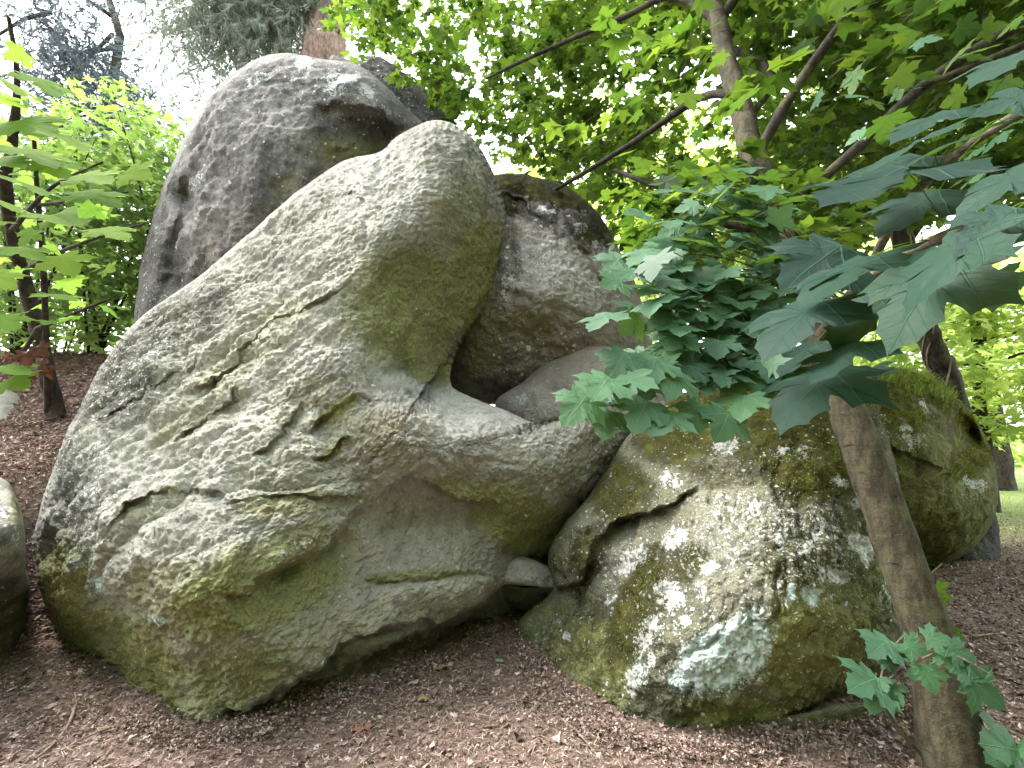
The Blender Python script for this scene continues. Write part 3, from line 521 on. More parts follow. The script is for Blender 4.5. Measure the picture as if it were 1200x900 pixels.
# a slab lying in the dark gap under the big boulder's right end
# ------------------------------------------------------------------ ground
def gz(x, y):
    x = np.asarray(x, float); y = np.asarray(y, float)
    bank = 1.36 * sstep((y - 3.75 - .25 * np.clip(x + 3.2, -2, 2)) / .75) * sstep((-1.6 - x) / 1.0)
    bank = bank * .82 + .62 * np.clip(y - 3.95, 0, 2.6) * sstep((-1.6 - x) / 1.0) * (1 - .0 * x)
    p = np.stack([np.ravel(x), np.ravel(y), np.zeros(x.size)], -1)
    n = (.045 * fbm(p * .55, 3) + .018 * fbm(p * 3.1 + 4, 3)).reshape(x.shape)
    far = .25 * fbm(p * .06 + 2, 2).reshape(x.shape) * sstep(np.hypot(x, y - 3) / 25) 
    return bank + n + far
def ground_material():
    s = NT('forest_floor'); tc = s.n('ShaderNodeTexCoord').outputs['Object']
    n1 = s.noise(tc, 2.2, 5, .6); n2 = s.noise(tc, 26, 6, .7); n3 = s.noise(tc, 120, 4, .75)
    col = s.mix(s.smooth(n2, .35, .66), (.105, .074, .060), (.235, .172, .143))
    col = s.mix(s.math('MULTIPLY', s.smooth(n3, .52, .7), .7), col, (.33, .25, .205))
    col = s.mix(s.smooth(n1, .5, .7), col, s.mix(.5, col, (.04, .028, .022)))
    sx = s.n('ShaderNodeSeparateXYZ'); s.put(sx.inputs[0], tc)
    lawn = s.math('MULTIPLY', s.smooth(s.math('ADD', sx.outputs[1], s.math('MULTIPLY', s.math('SUBTRACT', n1, .5), 3.0)), 6.4, 9.0), s.math('MULTIPLY', s.smooth(s.noise(tc, .5, 4, .6), .25, .48), s.smooth(sx.outputs[0], 5.6, 7.4)))
    lcol = s.mix(s.smooth(n2, .3, .7), (.12, .16, .05), (.27, .31, .13))
    col = s.mix(lawn, col, lcol)
    return s.done(s.bsdf(col, .95, s.bump(s.math('ADD', n2, s.math('MULTIPLY', n3, .5)), 1.0, .03), .1))
GM = ground_material()
n = 400; sg = np.linspace(-6.3, 6.3, n); gx = 1.1 * np.sinh(sg); gy = 3.2 + 1.1 * np.sinh(sg)
XX, YY = np.meshgrid(gx, gy); ZZ = gz(XX, YY)
ii = np.arange(n * n).reshape(n, n)
gq = np.stack([ii[:-1, :-1], ii[:-1, 1:], ii[1:, 1:], ii[1:, :-1]], -1).reshape(-1, 4)
go = mobj('ground', npmesh('ground', np.stack([XX, YY, ZZ], -1).reshape(-1, 3), gq, GM)); tag(go, kind='structure')
# ------------------------------------------------------------------ wood and leaves
def bark_mat(name, c1, c2, ring=0.0):
    s = NT(name); tc = s.n('ShaderNodeTexCoord').outputs['Object']
    mp = s.n('ShaderNodeMapping'); s.put(mp.inputs[0], tc); mp.inputs['Scale'].default_value = (1, 1, .35)
    n1 = s.noise(mp.outputs[0], 18, 6, .7); n2 = s.noise(tc, 90, 4, .7); n3 = s.noise(tc, 5, 4, .6)
    col = s.mix(s.smooth(n1, .38, .64), c1, c2)
    col = s.mix(s.math('MULTIPLY', s.smooth(n3, .5, .68), .55), col, (.085, .095, .04))
    col = s.mix(s.math('MULTIPLY', s.smooth(n2, .56, .7), .5), col, tuple(min(1, c * 2.1) for c in c2))
    mr = s.n('ShaderNodeMapping'); s.put(mr.inputs[0], tc); mr.inputs['Scale'].default_value = (.4, .4, 1.6)
    n4 = s.noise(mr.outputs[0], 16, 4, .6)
    col = s.mix(s.math('MULTIPLY', s.smooth(n4, .60, .70), ring), col, tuple(c * .35 for c in c1))
    h = s.math('ADD', n1, s.math('ADD', s.math('MULTIPLY', n2, .35), s.math('MULTIPLY', n4, ring * .6)))
    return s.done(s.bsdf(col, .9, s.bump(h, 1.0, .012), .15))
BARK = bark_mat('maple_bark', (.032, .027, .017), (.072, .062, .040), .95)
DARKBARK = bark_mat('dark_bark', (.018, .014, .011), (.05, .042, .034))
PINEBARK = bark_mat('pine_bark', (.13, .085, .065), (.30, .21, .17))
TWIG = bark_mat('twig_bark', (.06, .05, .035), (.14, .115, .08))
DEADWOOD = bark_mat('dead_wood', (.13, .10, .08), (.30, .24, .19))
def leaf_mat(name, up, under, trans, rough=.42, spec=.45, var=.25, island=True, veins=False, tw=.5):
    s = NT(name)
    if island: r = s.n('ShaderNodeNewGeometry').outputs['Random Per Island']
    else: r = s.n('ShaderNodeObjectInfo').outputs['Random']
    bf = s.n('ShaderNodeNewGeometry').outputs['Backfacing']
    tc = s.n('ShaderNodeTexCoord').outputs['Object']
    nz = s.noise(tc, 40, 3, .6)
    hv = s.n('ShaderNodeHueSaturation')
    s.put(hv.inputs['Value'], s.math('MULTIPLY_ADD', r, var * 2, 1 - var)); s.put(hv.inputs['Hue'], s.math('MULTIPLY_ADD', r, -.03, .512))
    s.put(hv.inputs['Color'], s.mix(bf, up, under)); col = hv.outputs[0]
    col = s.mix(s.math('MULTIPLY', s.smooth(nz, .45, .75), .25), col, tuple(c * 1.5 for c in up))
    ht = s.n('ShaderNodeHueSaturation'); s.put(ht.inputs['Value'], s.math('MULTIPLY_ADD', r, var * 1.4, 1 - var * .7)); s.put(ht.inputs['Hue'], s.math('MULTIPLY_ADD', r, -.035, .515)); s.put(ht.inputs['Color'], trans)
    nrm = None
    if veins:
        uv = s.n('ShaderNodeUVMap').outputs[0]; sx = s.n('ShaderNodeSeparateXYZ'); s.put(sx.inputs[0], uv)
        x = s.math('ABSOLUTE', sx.outputs[0]); y = sx.outputs[1]; vm = None
        for ang, ln in ((0, 1.0), (50, .8), (100, .5)):
            a = math.radians(ang); ca, sa = math.cos(a), math.sin(a)
            al = s.math('ADD', s.math('MULTIPLY', x, sa), s.math('MULTIPLY', y, ca))
            ac = s.math('ABSOLUTE', s.math('SUBTRACT', s.math('MULTIPLY', x, ca), s.math('MULTIPLY', y, sa)))
            m = s.math('MULTIPLY', s.smooth(s.math('SUBTRACT', ac, s.math('MULTIPLY_ADD', al, -.008, .011)), .006, -.002), s.math('GREATER_THAN', al, 0.0))
            vm = m if vm is None else s.math('MAXIMUM', vm, m)
            # side veins
            w = s.math('ABSOLUTE', s.math('SUBTRACT', s.math('FRACT', s.math('MULTIPLY', s.math('SUBTRACT', al, s.math('MULTIPLY', ac, .9)), 7.0)), .5))
            m2 = s.math('MULTIPLY', s.math('MULTIPLY', s.smooth(w, .07, .02), .16), s.math('MULTIPLY', s.math('LESS_THAN', ac, s.math('MULTIPLY_ADD', al, .32, .02)), s.math('GREATER_THAN', al, 0.05)))
            vm = s.math('MAXIMUM', vm, m2)
        col = s.mix(s.math('MULTIPLY', vm, .42), col, tuple(c * 2.6 for c in up))
        nrm = s.bump(s.math('ADD', vm, s.math('MULTIPLY', s.noise(uv, 9, 3, .6), .8)), .6, .006)
    b = s.bsdf(col, rough, nrm, spec)
    t = s.n('ShaderNodeBsdfTranslucent'); s.put(t.inputs[0], ht.outputs[0])
    mx = s.n('ShaderNodeMixShader'); mx.inputs[0].default_value = tw; s.put(mx.inputs[1], b); s.put(mx.inputs[2], t.outputs[0])
    return s.done(mx.outputs[0])
LEAF_NEAR = leaf_mat('maple_leaf_near', (.044, .105, .055), (.06, .11, .04), (.10, .19, .02), .55, .22, .25, False, True, .34)
LEAF_MASS = leaf_mat('maple_leaf_spray', (.044, .105, .055), (.06, .11, .04), (.10, .19, .02), .55, .22, .3, True, False, .34)
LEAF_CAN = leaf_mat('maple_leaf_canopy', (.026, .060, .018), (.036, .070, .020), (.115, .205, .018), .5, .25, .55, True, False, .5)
LEAF_YOUNG = leaf_mat('young_leaf', (.085, .155, .022), (.10, .17, .03), (.22, .38, .05), .75, .05, .25, False, True, .55)
LEAF_SHRUB = leaf_mat('shrub_leaf', (.06, .115, .035), (.08, .135, .05), (.24, .38, .075), .5, .35, .32, True, False, .5)
LEAF_FAR = leaf_mat('far_leaf', (.12, .19, .06), (.14, .21, .07), (.60, .74, .20), .6, .15, .30, True, False, .6)
NEEDLE = leaf_mat('pine_needle', (.16, .19, .15), (.17, .2, .16), (.24, .28, .19), .6, .25, .3, True, False, .35)  # needles coloured paler to stand in for distant haze
NEEDLE_BLUE = leaf_mat('spruce_needle', (.10, .125, .14), (.11, .135, .15), (.15, .19, .18), .6, .25, .3, True, False, .3)
DEADLEAF = leaf_mat('dead_leaf', (.095, .040, .030), (.10, .05, .035), (.12, .045, .025), .7, .2, .35, False, False, .3)
GRASS = leaf_mat('grass_blade', (.10, .145, .028), (.10, .145, .028), (.30, .38, .06), .6, .3, .35, True, False, .4)
FERN = leaf_mat('fern_frond', (.05, .10, .03), (.06, .12, .04), (.22, .36, .05), .55, .3, .2, False, False, .45)

HALF = [(.05, -.02), (.25, -.13), (.50, -.12), (.44, .02), (.36, .09), (.58, .12), (.62, .22), (.80, .40), (.58, .42), (.50, .55), (.26, .46), (.34, .62), (.25, .68), (.20, .82), (0, 1.0)]
_h = []
for (xa, ya), (xb, yb) in zip(HALF[:-1], HALF[1:]):
    L_ = math.hypot(xb - xa, yb - ya); nx, ny = (yb - ya) / L_, -(xb - xa) / L_
    _h += [(xa, ya), (xa * .66 + xb * .34 - nx * .045 * L_ * 1.6, ya * .66 + yb * .34 - ny * .045 * L_ * 1.6), (xa * .34 + xb * .66 - nx * .045 * L_ * 1.6, ya * .34 + yb * .66 - ny * .045 * L_ * 1.6)]
_h.append(HALF[-1])
OUT_NEAR = np.array(_h + [(-x, y) for x, y in _h[-2::-1]]); OUT_MID = np.array(HALF + [(-x, y) for x, y in HALF[-2::-1]])
HALF_LO = [(.04, 0), (.45, -.10), (.34, .08), (.78, .40), (.26, .44), (.24, .70), (0, 1.0)]
OUT_LO = np.array([(x, y) for x, y in HALF_LO] + [(-x, y) for x, y in HALF_LO[-2::-1]])
OUT_OVAL = np.array([(.0, 0), (.26, .25), (.30, .55), (0, 1.0), (-.30, .55), (-.26, .25)])
def leaf_shape(out, k, droop=.12, fold=.10, wave=.03):
    """outline -> vertices (local x,y,z), ring structure for a curled blade"""
    c = np.array([0, .25]); rr = np.random.default_rng(k); V = [(0, .25, 0)]
    for f in ((.5, 1.0)):
        for i, (x, y) in enumerate(out):
            p = c + f * (np.array([x, y]) - c)
            V.append((p[0], p[1], 0))
    V = np.array(V); uv = V[:, :2].copy()
    r2 = V[:, 0] ** 2 + (V[:, 1]) ** 2
    ph = rr.uniform(0, 6.28, 3)
    V[:, 2] = -droop * r2 + fold * np.abs(V[:, 0]) * (1 - .6 * np.abs(V[:, 0])) + wave * np.sin(V[:, 0] * 9 + ph[0]) * np.sin(V[:, 1] * 7 + ph[1])
    V[:, 0] += .05 * rr.normal() * V[:, 1] ** 2
    n = len(out); i = np.arange(n); j = (i + 1) % n
    tri = np.stack([np.zeros(n, int), 1 + i, 1 + j], -1); quad = np.stack([1 + i, 1 + n + i, 1 + n + j, 1 + j], -1)
    return V, uv, tri, quad
def near_leaf_mesh(name, k, mat, **kw):
    V, uv, tri, quad = leaf_shape(OUT_NEAR, k, **kw)
    # a petiole joins the blade at its base
    return npmesh(name, V, [tri, quad], mat, True, None, uv)
def frames(d, nrm):
    d = d / np.linalg.norm(d, axis=1)[:, None]
    s = np.cross(d, nrm); s /= np.linalg.norm(s, axis=1)[:, None] + 1e-9
    return s, d, np.cross(s, d)
def leaf_cloud(pos, d, nrm, size, out=OUT_LO, droop=.15, fold=.10):
    """all leaves in one mesh (the mass that nobody could count)"""
    s, d, nn = frames(d, nrm); N = len(pos); m = len(out)
    L = np.concatenate([[[0, .25]], out]); z = -droop * (L ** 2).sum(1) + fold * np.abs(L[:, 0])
    dr = rng.uniform(.3, 1.8, N)[:, None]
    V = pos[:, None] + size[:, None, None] * (L[None, :, 0, None] * s[:, None] + L[None, :, 1, None] * d[:, None] + (z[None] * dr)[..., None] * nn[:, None])
    i = np.arange(m); t = np.stack([np.zeros(m, int), 1 + i, 1 + (i + 1) % m], -1)
    Fc = (t[None] + (np.arange(N) * (m + 1))[:, None, None]).reshape(-1, 3)
    return V.reshape(-1, 3), Fc
def leaf_matrix(p, d, nrm, size):
    s, d, nn = frames(np.array([d], float), np.array([nrm], float))
    M = np.eye(4); M[:3, 0] = s[0] * size; M[:3, 1] = d[0] * size; M[:3, 2] = nn[0] * size; M[:3, 3] = p
    return Matrix(M.tolist())
def add_leaf(parent, me, p, d, nrm, size, name='leaf'):
    o = bpy.data.objects.new(name, me); link(o, parent)
    M = leaf_matrix(np.asarray(p) - np.array(parent.location), d, nrm, size)
    o.matrix_basis = M
    return o
def tube(path, rad, seg=10, rough=.0, sub=6, seed=0):
    Q = catmull(np.column_stack([path, rad]), max(2, (len(path) - 1) * sub), False); p, r = Q[:, :3], np.maximum(Q[:, 3], .0005)
    tan = np.gradient(p, axis=0); tan /= np.linalg.norm(tan, axis=1)[:, None] + 1e-9
    ref = np.array([.31, .95, .1]); a = np.cross(tan, ref); a /= np.linalg.norm(a, axis=1)[:, None] + 1e-9; b = np.cross(tan, a)
    th = np.linspace(0, 2 * math.pi, seg, endpoint=False)
    V = p[:, None] + r[:, None, None] * (np.cos(th)[None, :, None] * a[:, None] + np.sin(th)[None, :, None] * b[:, None])
    V = V.reshape(-1, 3)
    if rough: V = V + ((V - np.repeat(p, seg, 0)) * (rough * fbm(V * 5 + seed, 3))[:, None])
    n = len(p); i = np.arange(seg); j = (i + 1) % seg
    q = np.concatenate([np.stack([k * seg + i, k * seg + j, (k + 1) * seg + j, (k + 1) * seg + i], -1) for k in range(n - 1)])
    return V, q
class Bag:
    def __init__(s): s.V = []; s.F = {}; s.n = 0
    def add(s, V, Fc):
        for f in (Fc if isinstance(Fc, list) else [Fc]): s.F.setdefault(f.shape[1], []).append(f + s.n)
        s.V.append(V); s.n += len(V)
    def build(s, name, mat, parent=None, smooth=True, loc=None):
        V = np.concatenate(s.V); base = np.array(parent.location if parent is not None else (loc if loc is not None else (0, 0, 0)))
        return mobj(name, npmesh(name, V - base, [np.concatenate(v) for v in s.F.values()], mat, smooth), parent, loc if parent is None else None)
def part_tube(name, path, rad, mat, parent, seg=10, rough=0, sub=6):
    b = Bag(); b.add(*tube(np.asarray(path), np.asarray(rad), seg, rough, sub)); return b.build(name, mat, parent)
def pp(lst): a = np.array(lst, float); return P(a[:, 0], a[:, 1], a[:, 2])
def rad(lst): a = np.array(lst, float); return a[:, 3] * a[:, 2] / FPX
def rnd_unit(n): v = rng.normal(size=(n, 3)); return v / np.linalg.norm(v, axis=1)[:, None]

# ------------------------------------------------------------------ the maple in front of the right boulders
tr = [(1124, 945, 2.12, 46), (1119, 900, 2.17, 35), (1108, 830, 2.22, 29), (1095, 765, 2.28, 26), (1070, 690, 2.36, 24), (1040, 610, 2.46, 22), (1012, 535, 2.56, 20), (988, 465, 2.68, 19), (962, 395, 2.84, 19), (930, 315, 3.06, 17), (905, 250, 3.3, 15.5), (882, 180, 3.6, 14), (863, 110, 3.95, 12), (846, 45, 4.3, 10), (825, -70, 5.0, 7), (815, -200, 5.9, 4)]
root = pp(tr)[0].copy(); root[2] = 0
maple = empty('maple_tree', root, 'leaning maple in front of the mossy boulder, its crown filling the upper right', 'tree')
part_tube('trunk', pp(tr), rad(tr), BARK, maple, 26, .16, 8)
for br in ([(863, 112, 3.92, 6), (820, 115, 4.3, 4.5), (745, 165, 4.9, 3.4), (660, 217, 5.5, 2.4), (600, 250, 6.2, 1.5)],
           [(884, 186, 3.56, 7), (922, 120, 3.6, 6), (950, 78, 3.6, 5.5), (1005, 0, 3.7, 5), (1060, -90, 3.9, 4)],
           [(906, 254, 3.3, 6), (990, 187, 3.2, 6), (1065, 116, 3.1, 6.5), (1130, 67, 3.0, 7), (1230, 10, 2.9, 7), (1350, -60, 2.9, 5)],
           [(1080, 100, 3.05, 4), (1140, 78, 2.9, 4), (1220, 45, 2.8, 4), (1320, 20, 2.8, 3)],
           [(842, 25, 4.4, 5), (787, -4, 4.8, 4), (730, 20, 5.2, 3.2), (630, 63, 5.8, 2.4), (570, 92, 6.3, 1.5)],
           [(872, 146, 3.75, 4), (905, 90, 4.3, 4), (860, 60, 5.0, 5), (800, 90, 5.8, 3)],
           [(842, 25, 4.4, 6), (890, -40, 4.6, 5), (960, -120, 5.0, 3)],
           [(830, -50, 4.9, 5), (740, -110, 5.2, 4), (640, -90, 5.6, 3), (540, -40, 6.0, 2)],
           [(912, 268, 3.24, 6), (850, 262, 3.3, 5), (800, 230, 3.5, 4), (720, 200, 3.9, 2.5)]):
    part_tube('branch', pp(br), rad(br), DARKBARK, maple, 9, .15, 8)
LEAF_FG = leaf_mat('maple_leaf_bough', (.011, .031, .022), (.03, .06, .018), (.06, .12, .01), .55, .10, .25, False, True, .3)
LF = [near_leaf_mesh('maple_leaf', k, LEAF_FG, droop=.10 + .06 * (k % 3), fold=.05 + .03 * (k % 2), wave=.03) for k in range(5)]
LM = [near_leaf_mesh('maple_leaf', k, LEAF_NEAR, droop=.10 + .05 * (k % 3), fold=.06 + .03 * (k % 2), wave=.025) for k in range(6)]
twigs = Bag(); petiole = Bag()
def petiole_to(a, b, r=.0016):
    mid = (a + b) / 2 + np.array([0, 0, .015]); petiole.add(*tube(np.array([a, mid, b]), [r, r * .9, r * .8], 4, 0, 2))
nleaf = 0
CAMV = CAM
# boughs that hang towards the viewer, read off leaf by leaf: base and tip of each blade
fg_branch = [(962, 395, 2.8, 8), (1000, 345, 2.2, 8), (1060, 300, 1.55, 7), (1130, 268, 1.05, 7), (1215, 235, .82, 7), (1300, 215, .75, 5)]
part_tube('branch', pp(fg_branch), rad(fg_branch), TWIG, maple, 8, .1)
fg_branch2 = [(1010, 335, 2.05, 5), (1050, 255, 1.7, 5), (1110, 190, 1.3, 5), (1200, 130, 1.05, 6), (1290, 90, 1.0, 4)]
part_tube('branch', pp(fg_branch2), rad(fg_branch2), TWIG, maple, 8, .1)
FG = [  # base u,v,t  tip u,v,t   upward lean of the blade's face
    (1146, 272, .80, 1040, 372, .84, 0), (1118, 302, .92, 1012, 412, .95, 10), (1190, 246, .78, 1100, 292, .80, -5), (1062, 198, 1.15, 946, 232, 1.05, -25), (1022, 300, 1.3, 925, 350, 1.25, -5), (1000, 312, 1.4, 940, 330, 1.3, -8),
    (962, 352, 1.5, 872, 415, 1.42, 5), (975, 432, 1.6, 886, 492, 1.5, 12), (1010, 402, 1.35, 938, 448, 1.3, 0), (1210, 196, .85, 1105, 252, .9, 0), (1150, 155, 1.1, 1050, 190, 1.12, -15), (1090, 160, 1.35, 1000, 196, 1.35, -10),
    (1100, 225, 1.2, 1010, 265, 1.2, -8), (1030, 350, 1.45, 965, 410, 1.4, 8), (1166, 318, 1.0, 1166, 372, 1.0, 35), (1210, 215, 1.0, 1150, 240, 1.05, -10), (1215, 110, 1.0, 1130, 130, 1.05, -14), (985, 290, 1.7, 900, 330, 1.65, 0),
    (1080, 185, 1.5, 985, 235, 1.5, 0), (955, 402, 1.75, 905, 438, 1.7, 10), (1020, 430, 1.7, 985, 462, 1.65, 15), (1115, 130, 1.4, 1030, 160, 1.4, -10), (1205, 60, 1.3, 1120, 90, 1.3, -10)]
fgp = np.concatenate([catmull(pp(fg_branch), 60, False), catmull(pp(fg_branch2), 60, False)])
for k, (u0, v0, t0, u1, v1, t1, tilt) in enumerate(FG):
    a = P(u0, v0, t0); b = P(u1, v1, t1); d = b - a; L = np.linalg.norm(d)
    toc = CAM - (a + b) / 2; toc /= np.linalg.norm(toc)
    ti = math.radians(64 - tilt)
    up = np.array([0, 0, 1.0]); perp = np.cross(d, toc); perp /= np.linalg.norm(perp) * np.sign(perp[2] + 1e-6); nrm = math.sin(ti) * perp + math.cos(ti) * toc + .16 * rng.normal(size=3)
    if tilt > 30: nrm = -toc * .4 + up * .2 + np.array([.8, 0, 0])
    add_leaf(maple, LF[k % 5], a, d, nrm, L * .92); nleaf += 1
    q = fgp[np.argmin(np.linalg.norm(fgp - a, axis=1) + .4 * np.abs(rng.normal(size=len(fgp))) * .1)]
    petiole_to(q, a + .01 * d)
# the fan of leaves in front of the hollow
ORI = np.array([968, 352, 2.75])
tips = [(662, 462, 1.72), (672, 480, 1.8), (690, 440, 1.7), (700, 405, 1.75), (688, 372, 1.85), (700, 345, 1.9), (715, 322, 1.95), (738, 285, 2.05), (760, 262, 2.15), (800, 240, 2.3), (845, 225, 2.4), (725, 472, 1.7), (748, 486, 1.68), (768, 440, 1.75), (790, 472, 1.72), (820, 488, 1.72), (842, 470, 1.78), (868, 430, 1.9), (770, 395, 1.9), (810, 400, 1.95), (745, 345, 2.0), (790, 320, 2.1), (830, 350, 2.1), (850, 290, 2.3), (885, 260, 2.45), (880, 330, 2.3), (730, 415, 1.8), (850, 395, 2.0), (905, 300, 2.4), (720, 370, 1.95), (700, 300, 2.1), (770, 235, 2.3), (812, 205, 2.5), (866, 205, 2.6), (735, 252, 2.2)]
for k, (u, v, t) in enumerate(tips):
    o3 = P(*ORI) + .05 * rng.normal(size=3); e3 = P(u + 42 - .1 * (u - 660), v - 6, t); mid = .5 * (o3 + e3) + np.array([0, 0, .10])
    path = catmull(np.array([o3, mid, e3]), 20, False)
    twigs.add(*tube(path[::3], np.linspace(.006, .0018, len(path[::3])), 5, 0, 2))
    dirn = (e3 - mid) / np.linalg.norm(e3 - mid)
    for s, sc in ((1.0, 1.0), (.88, .95), (.88, .95), (.74, .9), (.74, .9), (.58, .85)):
        if nleaf >= 232: break
        p0 = path[min(19, int(s * 19))] + .02 * rng.normal(size=3)
        side = np.array([dirn[1], -dirn[0], 0]) * (0 if s == 1.0 else rng.choice([-1, 1]) * rng.uniform(.5, 1.1))
        d = dirn * .7 + side * .8 + np.array([-.12, -.30, -.34]) + .14 * rng.normal(size=3); d /= np.linalg.norm(d)
        nrm = np.array([-.15, -.80, .62]) + .22 * rng.normal(size=3)
        a = p0 + d * .045
        add_leaf(maple, LM[rng.integers(6)], a, d, nrm, rng.uniform(.115, .175) * sc); petiole_to(p0, a, .0013); nleaf += 1
more = []
for k in range(70):
    j = rng.integers(len(tips)); e3 = P(tips[j][0] + 42 - .1 * (tips[j][0] - 660), tips[j][1] - 6, tips[j][2]); o3 = P(*ORI); mid = .5 * (o3 + e3) + np.array([0, 0, .10]); s = rng.uniform(.45, 1.04)
    more.append((1 - s) ** 2 * o3 + 2 * s * (1 - s) * mid + s * s * e3 + rng.normal(size=3) * [.10, .10, .055])
more = np.array(more); dd = (P(700, 480, 1.7) - P(*ORI)); dd = dd / np.linalg.norm(dd)
MV, MF = leaf_cloud(more, dd * .5 + np.array([-.15, -.3, -.35]) + .4 * rng.normal(size=(70, 3)), np.array([-.15, -.75, .66]) + .25 * rng.normal(size=(70, 3)), rng.uniform(.09, .15, 70), OUT_MID, .12, .08)
# leaves close to the trunk and along the low branches
for k in range(300 - nleaf):
    u = rng.uniform(740, 1230); v = rng.uniform(-20, 240); t = rng.uniform(2.2, 3.2)
    if 780 < u < 1000 and rng.uniform() < .75: u += 220
    d = np.array([rng.normal(), rng.normal(), -.35]); nrm = np.array([0, -.1, 1]) + .35 * rng.normal(size=3)
    add_leaf(maple, LM[rng.integers(6)], P(u, v, t), d, nrm, rng.uniform(.10, .16))
# the crown: twigs carrying layered leaves
def crown_twigs(n, sampler, spread, per, size, mat_out=OUT_LO, flat=.30, len_=(.35, .75)):
    pos, ds, ns, sz = [], [], [], []
    for k in range(n):
        p0, outd = sampler()
        if p0 is None: continue
        L = rng.uniform(*len_); az = outd + rng.normal() * .7
        d = np.array([math.cos(az), math.sin(az), rng.normal() * .22 - .08]); d /= np.linalg.norm(d)
        e = p0 + d * L - np.array([0, 0, .08 * L])
        twigs.add(*tube(np.array([p0, (p0 + e) / 2 + [0, 0, .03], e]), [.004, .003, .0015], 3, 0, 2))
        m = rng.integers(*per); s = rng.uniform(.15, 1.05, m)
        sgn = rng.choice([-1, 1], m)
        q = p0 + s[:, None] * (e - p0) + spread * rng.normal(size=(m, 3)) * [1, 1, .6]
        sd = np.array([-d[1], d[0], 0])
        pos.append(q); ds.append(d * .6 + sgn[:, None] * sd * .8 + .25 * rng.normal(size=(m, 3)) + [0, 0, -.22])
        ns.append(np.array([0, 0, 1.0]) + flat * rng.normal(size=(m, 3))); sz.append(rng.uniform(size * .72, size * 1.25, m))
    return np.concatenate(pos), np.concatenate(ds), np.concatenate(ns), np.concatenate(sz)
prof_u = np.array([400, 425, 440, 480, 520, 560, 600, 640, 700, 740, 780, 840, 960, 1100, 1400]); prof_v = np.array([-40, 20, 66, 84, 122, 162, 186, 214, 250, 285, 315, 330, 300, 230, 160])
TR = np.array([P(846, 45, 4.3)])[0]
TRL = proj(np.concatenate([catmull(pp(x), 60, False) for x in (tr, [(884, 186, 3.56), (922, 120, 3.6), (950, 78, 3.6), (1005, 0, 3.7)], [(906, 254, 3.3), (990, 187, 3.2), (1065, 116, 3.1), (1130, 67, 3.0), (1230, 10, 2.9)], [(863, 112, 3.92), (820, 115, 4.3), (745, 165, 4.9), (660, 217, 5.5)])]))
def samp():
    for _ in range(60):
        u = rng.uniform(405, 1290); v = rng.uniform(-420, 330)
        if v > np.interp(u, prof_u, prof_v) - 8 + 6 * rng.normal(): continue
        t = rng.uniform(3.4, 9.0) if v > -60 else rng.uniform(3.4, 8.0)
        if u < 770: t = rng.uniform(6.2, 10.5)
        p = P(u, v, t)
        if p[2] > 10.5: continue
        if perlin(np.array([p * .9]))[0] < -.10: continue
        if np.hypot(u - 548, v - 148) < 24 + 8 * rng.normal() or np.hypot(u - 590, v - 186) < 20 + 8 * rng.normal(): continue
        j = np.argmin(np.hypot(TRL[0] - u, TRL[1] - v))
        if np.hypot(TRL[0][j] - u, TRL[1][j] - v) < 34 and t < TRL[2][j] + .1 and rng.uniform() < .9: continue
        return p, math.atan2(p[1] - TR[1], p[0] - TR[0])
    return None, 0
pos, ds, ns, sz = crown_twigs(2600, samp, .07, (8, 15), .135)
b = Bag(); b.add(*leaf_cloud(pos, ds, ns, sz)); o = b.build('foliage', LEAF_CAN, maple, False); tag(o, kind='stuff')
b = Bag(); b.add(MV, MF); o = b.build('foliage', LEAF_MASS, maple, False); tag(o, kind='stuff')
o = twigs.build('twig', TWIG, maple); tag(o, kind='stuff')
o = petiole.build('petiole', LEAF_YOUNG, maple); tag(o, kind='stuff')

# ------------------------------------------------------------------ maple seedlings at the trunk's foot
def small_leaves(root, lst, meshes, k0=0, tilt=35, scale=1.0, jit=.15):
    for k, (u0, v0, t0, u1, v1, t1) in enumerate(lst):
        a = P(u0, v0, t0); b = P(u1, v1, t1); d = b - a
        toc = CAM - a; toc /= np.linalg.norm(toc); ti = math.radians(tilt)
        add_leaf(root, meshes[(k + k0) % len(meshes)], a, d, math.sin(ti) * np.array([0, 0, 1]) + math.cos(ti) * toc + jit * rng.normal(size=3), np.linalg.norm(d) * scale)
r0 = P(1072, 880, 2.2); r0[2] = 0
sap = empty('maple_seedling', r0, 'green maple seedling with broad lobed leaves at the foot of the leaning trunk', 'plant')
st = [(1080, 885, 2.2, 2.2), (1050, 850, 2.15, 2), (1032, 815, 2.12, 2), (1040, 770, 2.12, 1.6), (1062, 742, 2.1, 1.2)]
part_tube('stem', pp(st), rad(st), TWIG, sap, 6)
st = [(1036, 800, 2.12, 1.6), (1075, 775, 2.02, 1.4), (1110, 765, 1.95, 1.2), (1160, 790, 1.85, 1)]
part_tube('stem', pp(st), rad(st), TWIG, sap, 6)
small_leaves(sap, [(1046, 752, 2.12, 1030, 776, 2.05), (1040, 752, 2.1, 1016, 766, 2.05), (1028, 796, 2.1, 992, 800, 2.04), (1030, 806, 2.08, 1018, 836, 2.02), (1040, 802, 2.08, 1060, 828, 2.0), (1030, 795, 2.1, 1040, 810, 2.03), (1060, 752, 2.05, 1092, 768, 2.0), (1082, 780, 2.0, 1096, 816, 1.94), (1112, 758, 1.95, 1150, 776, 1.9), (1120, 778, 1.92, 1160, 800, 1.86), (1135, 796, 1.88, 1186, 832, 1.82), (1105, 765, 1.96, 1122, 790, 1.9), (1040, 775, 2.1, 1050, 790, 2.05), (1085, 748, 2.0, 1120, 750, 1.96)], LM)
r0 = P(1185, 900, 2.1); r0[2] = 0
sp2 = empty('maple_sprig', r0, 'single low maple sprig at the bottom right corner of the litter', 'plant')
st = [(1200, 905, 2.1, 1.5), (1196, 890, 2.08, 1.3), (1190, 880, 2.05, 1)]
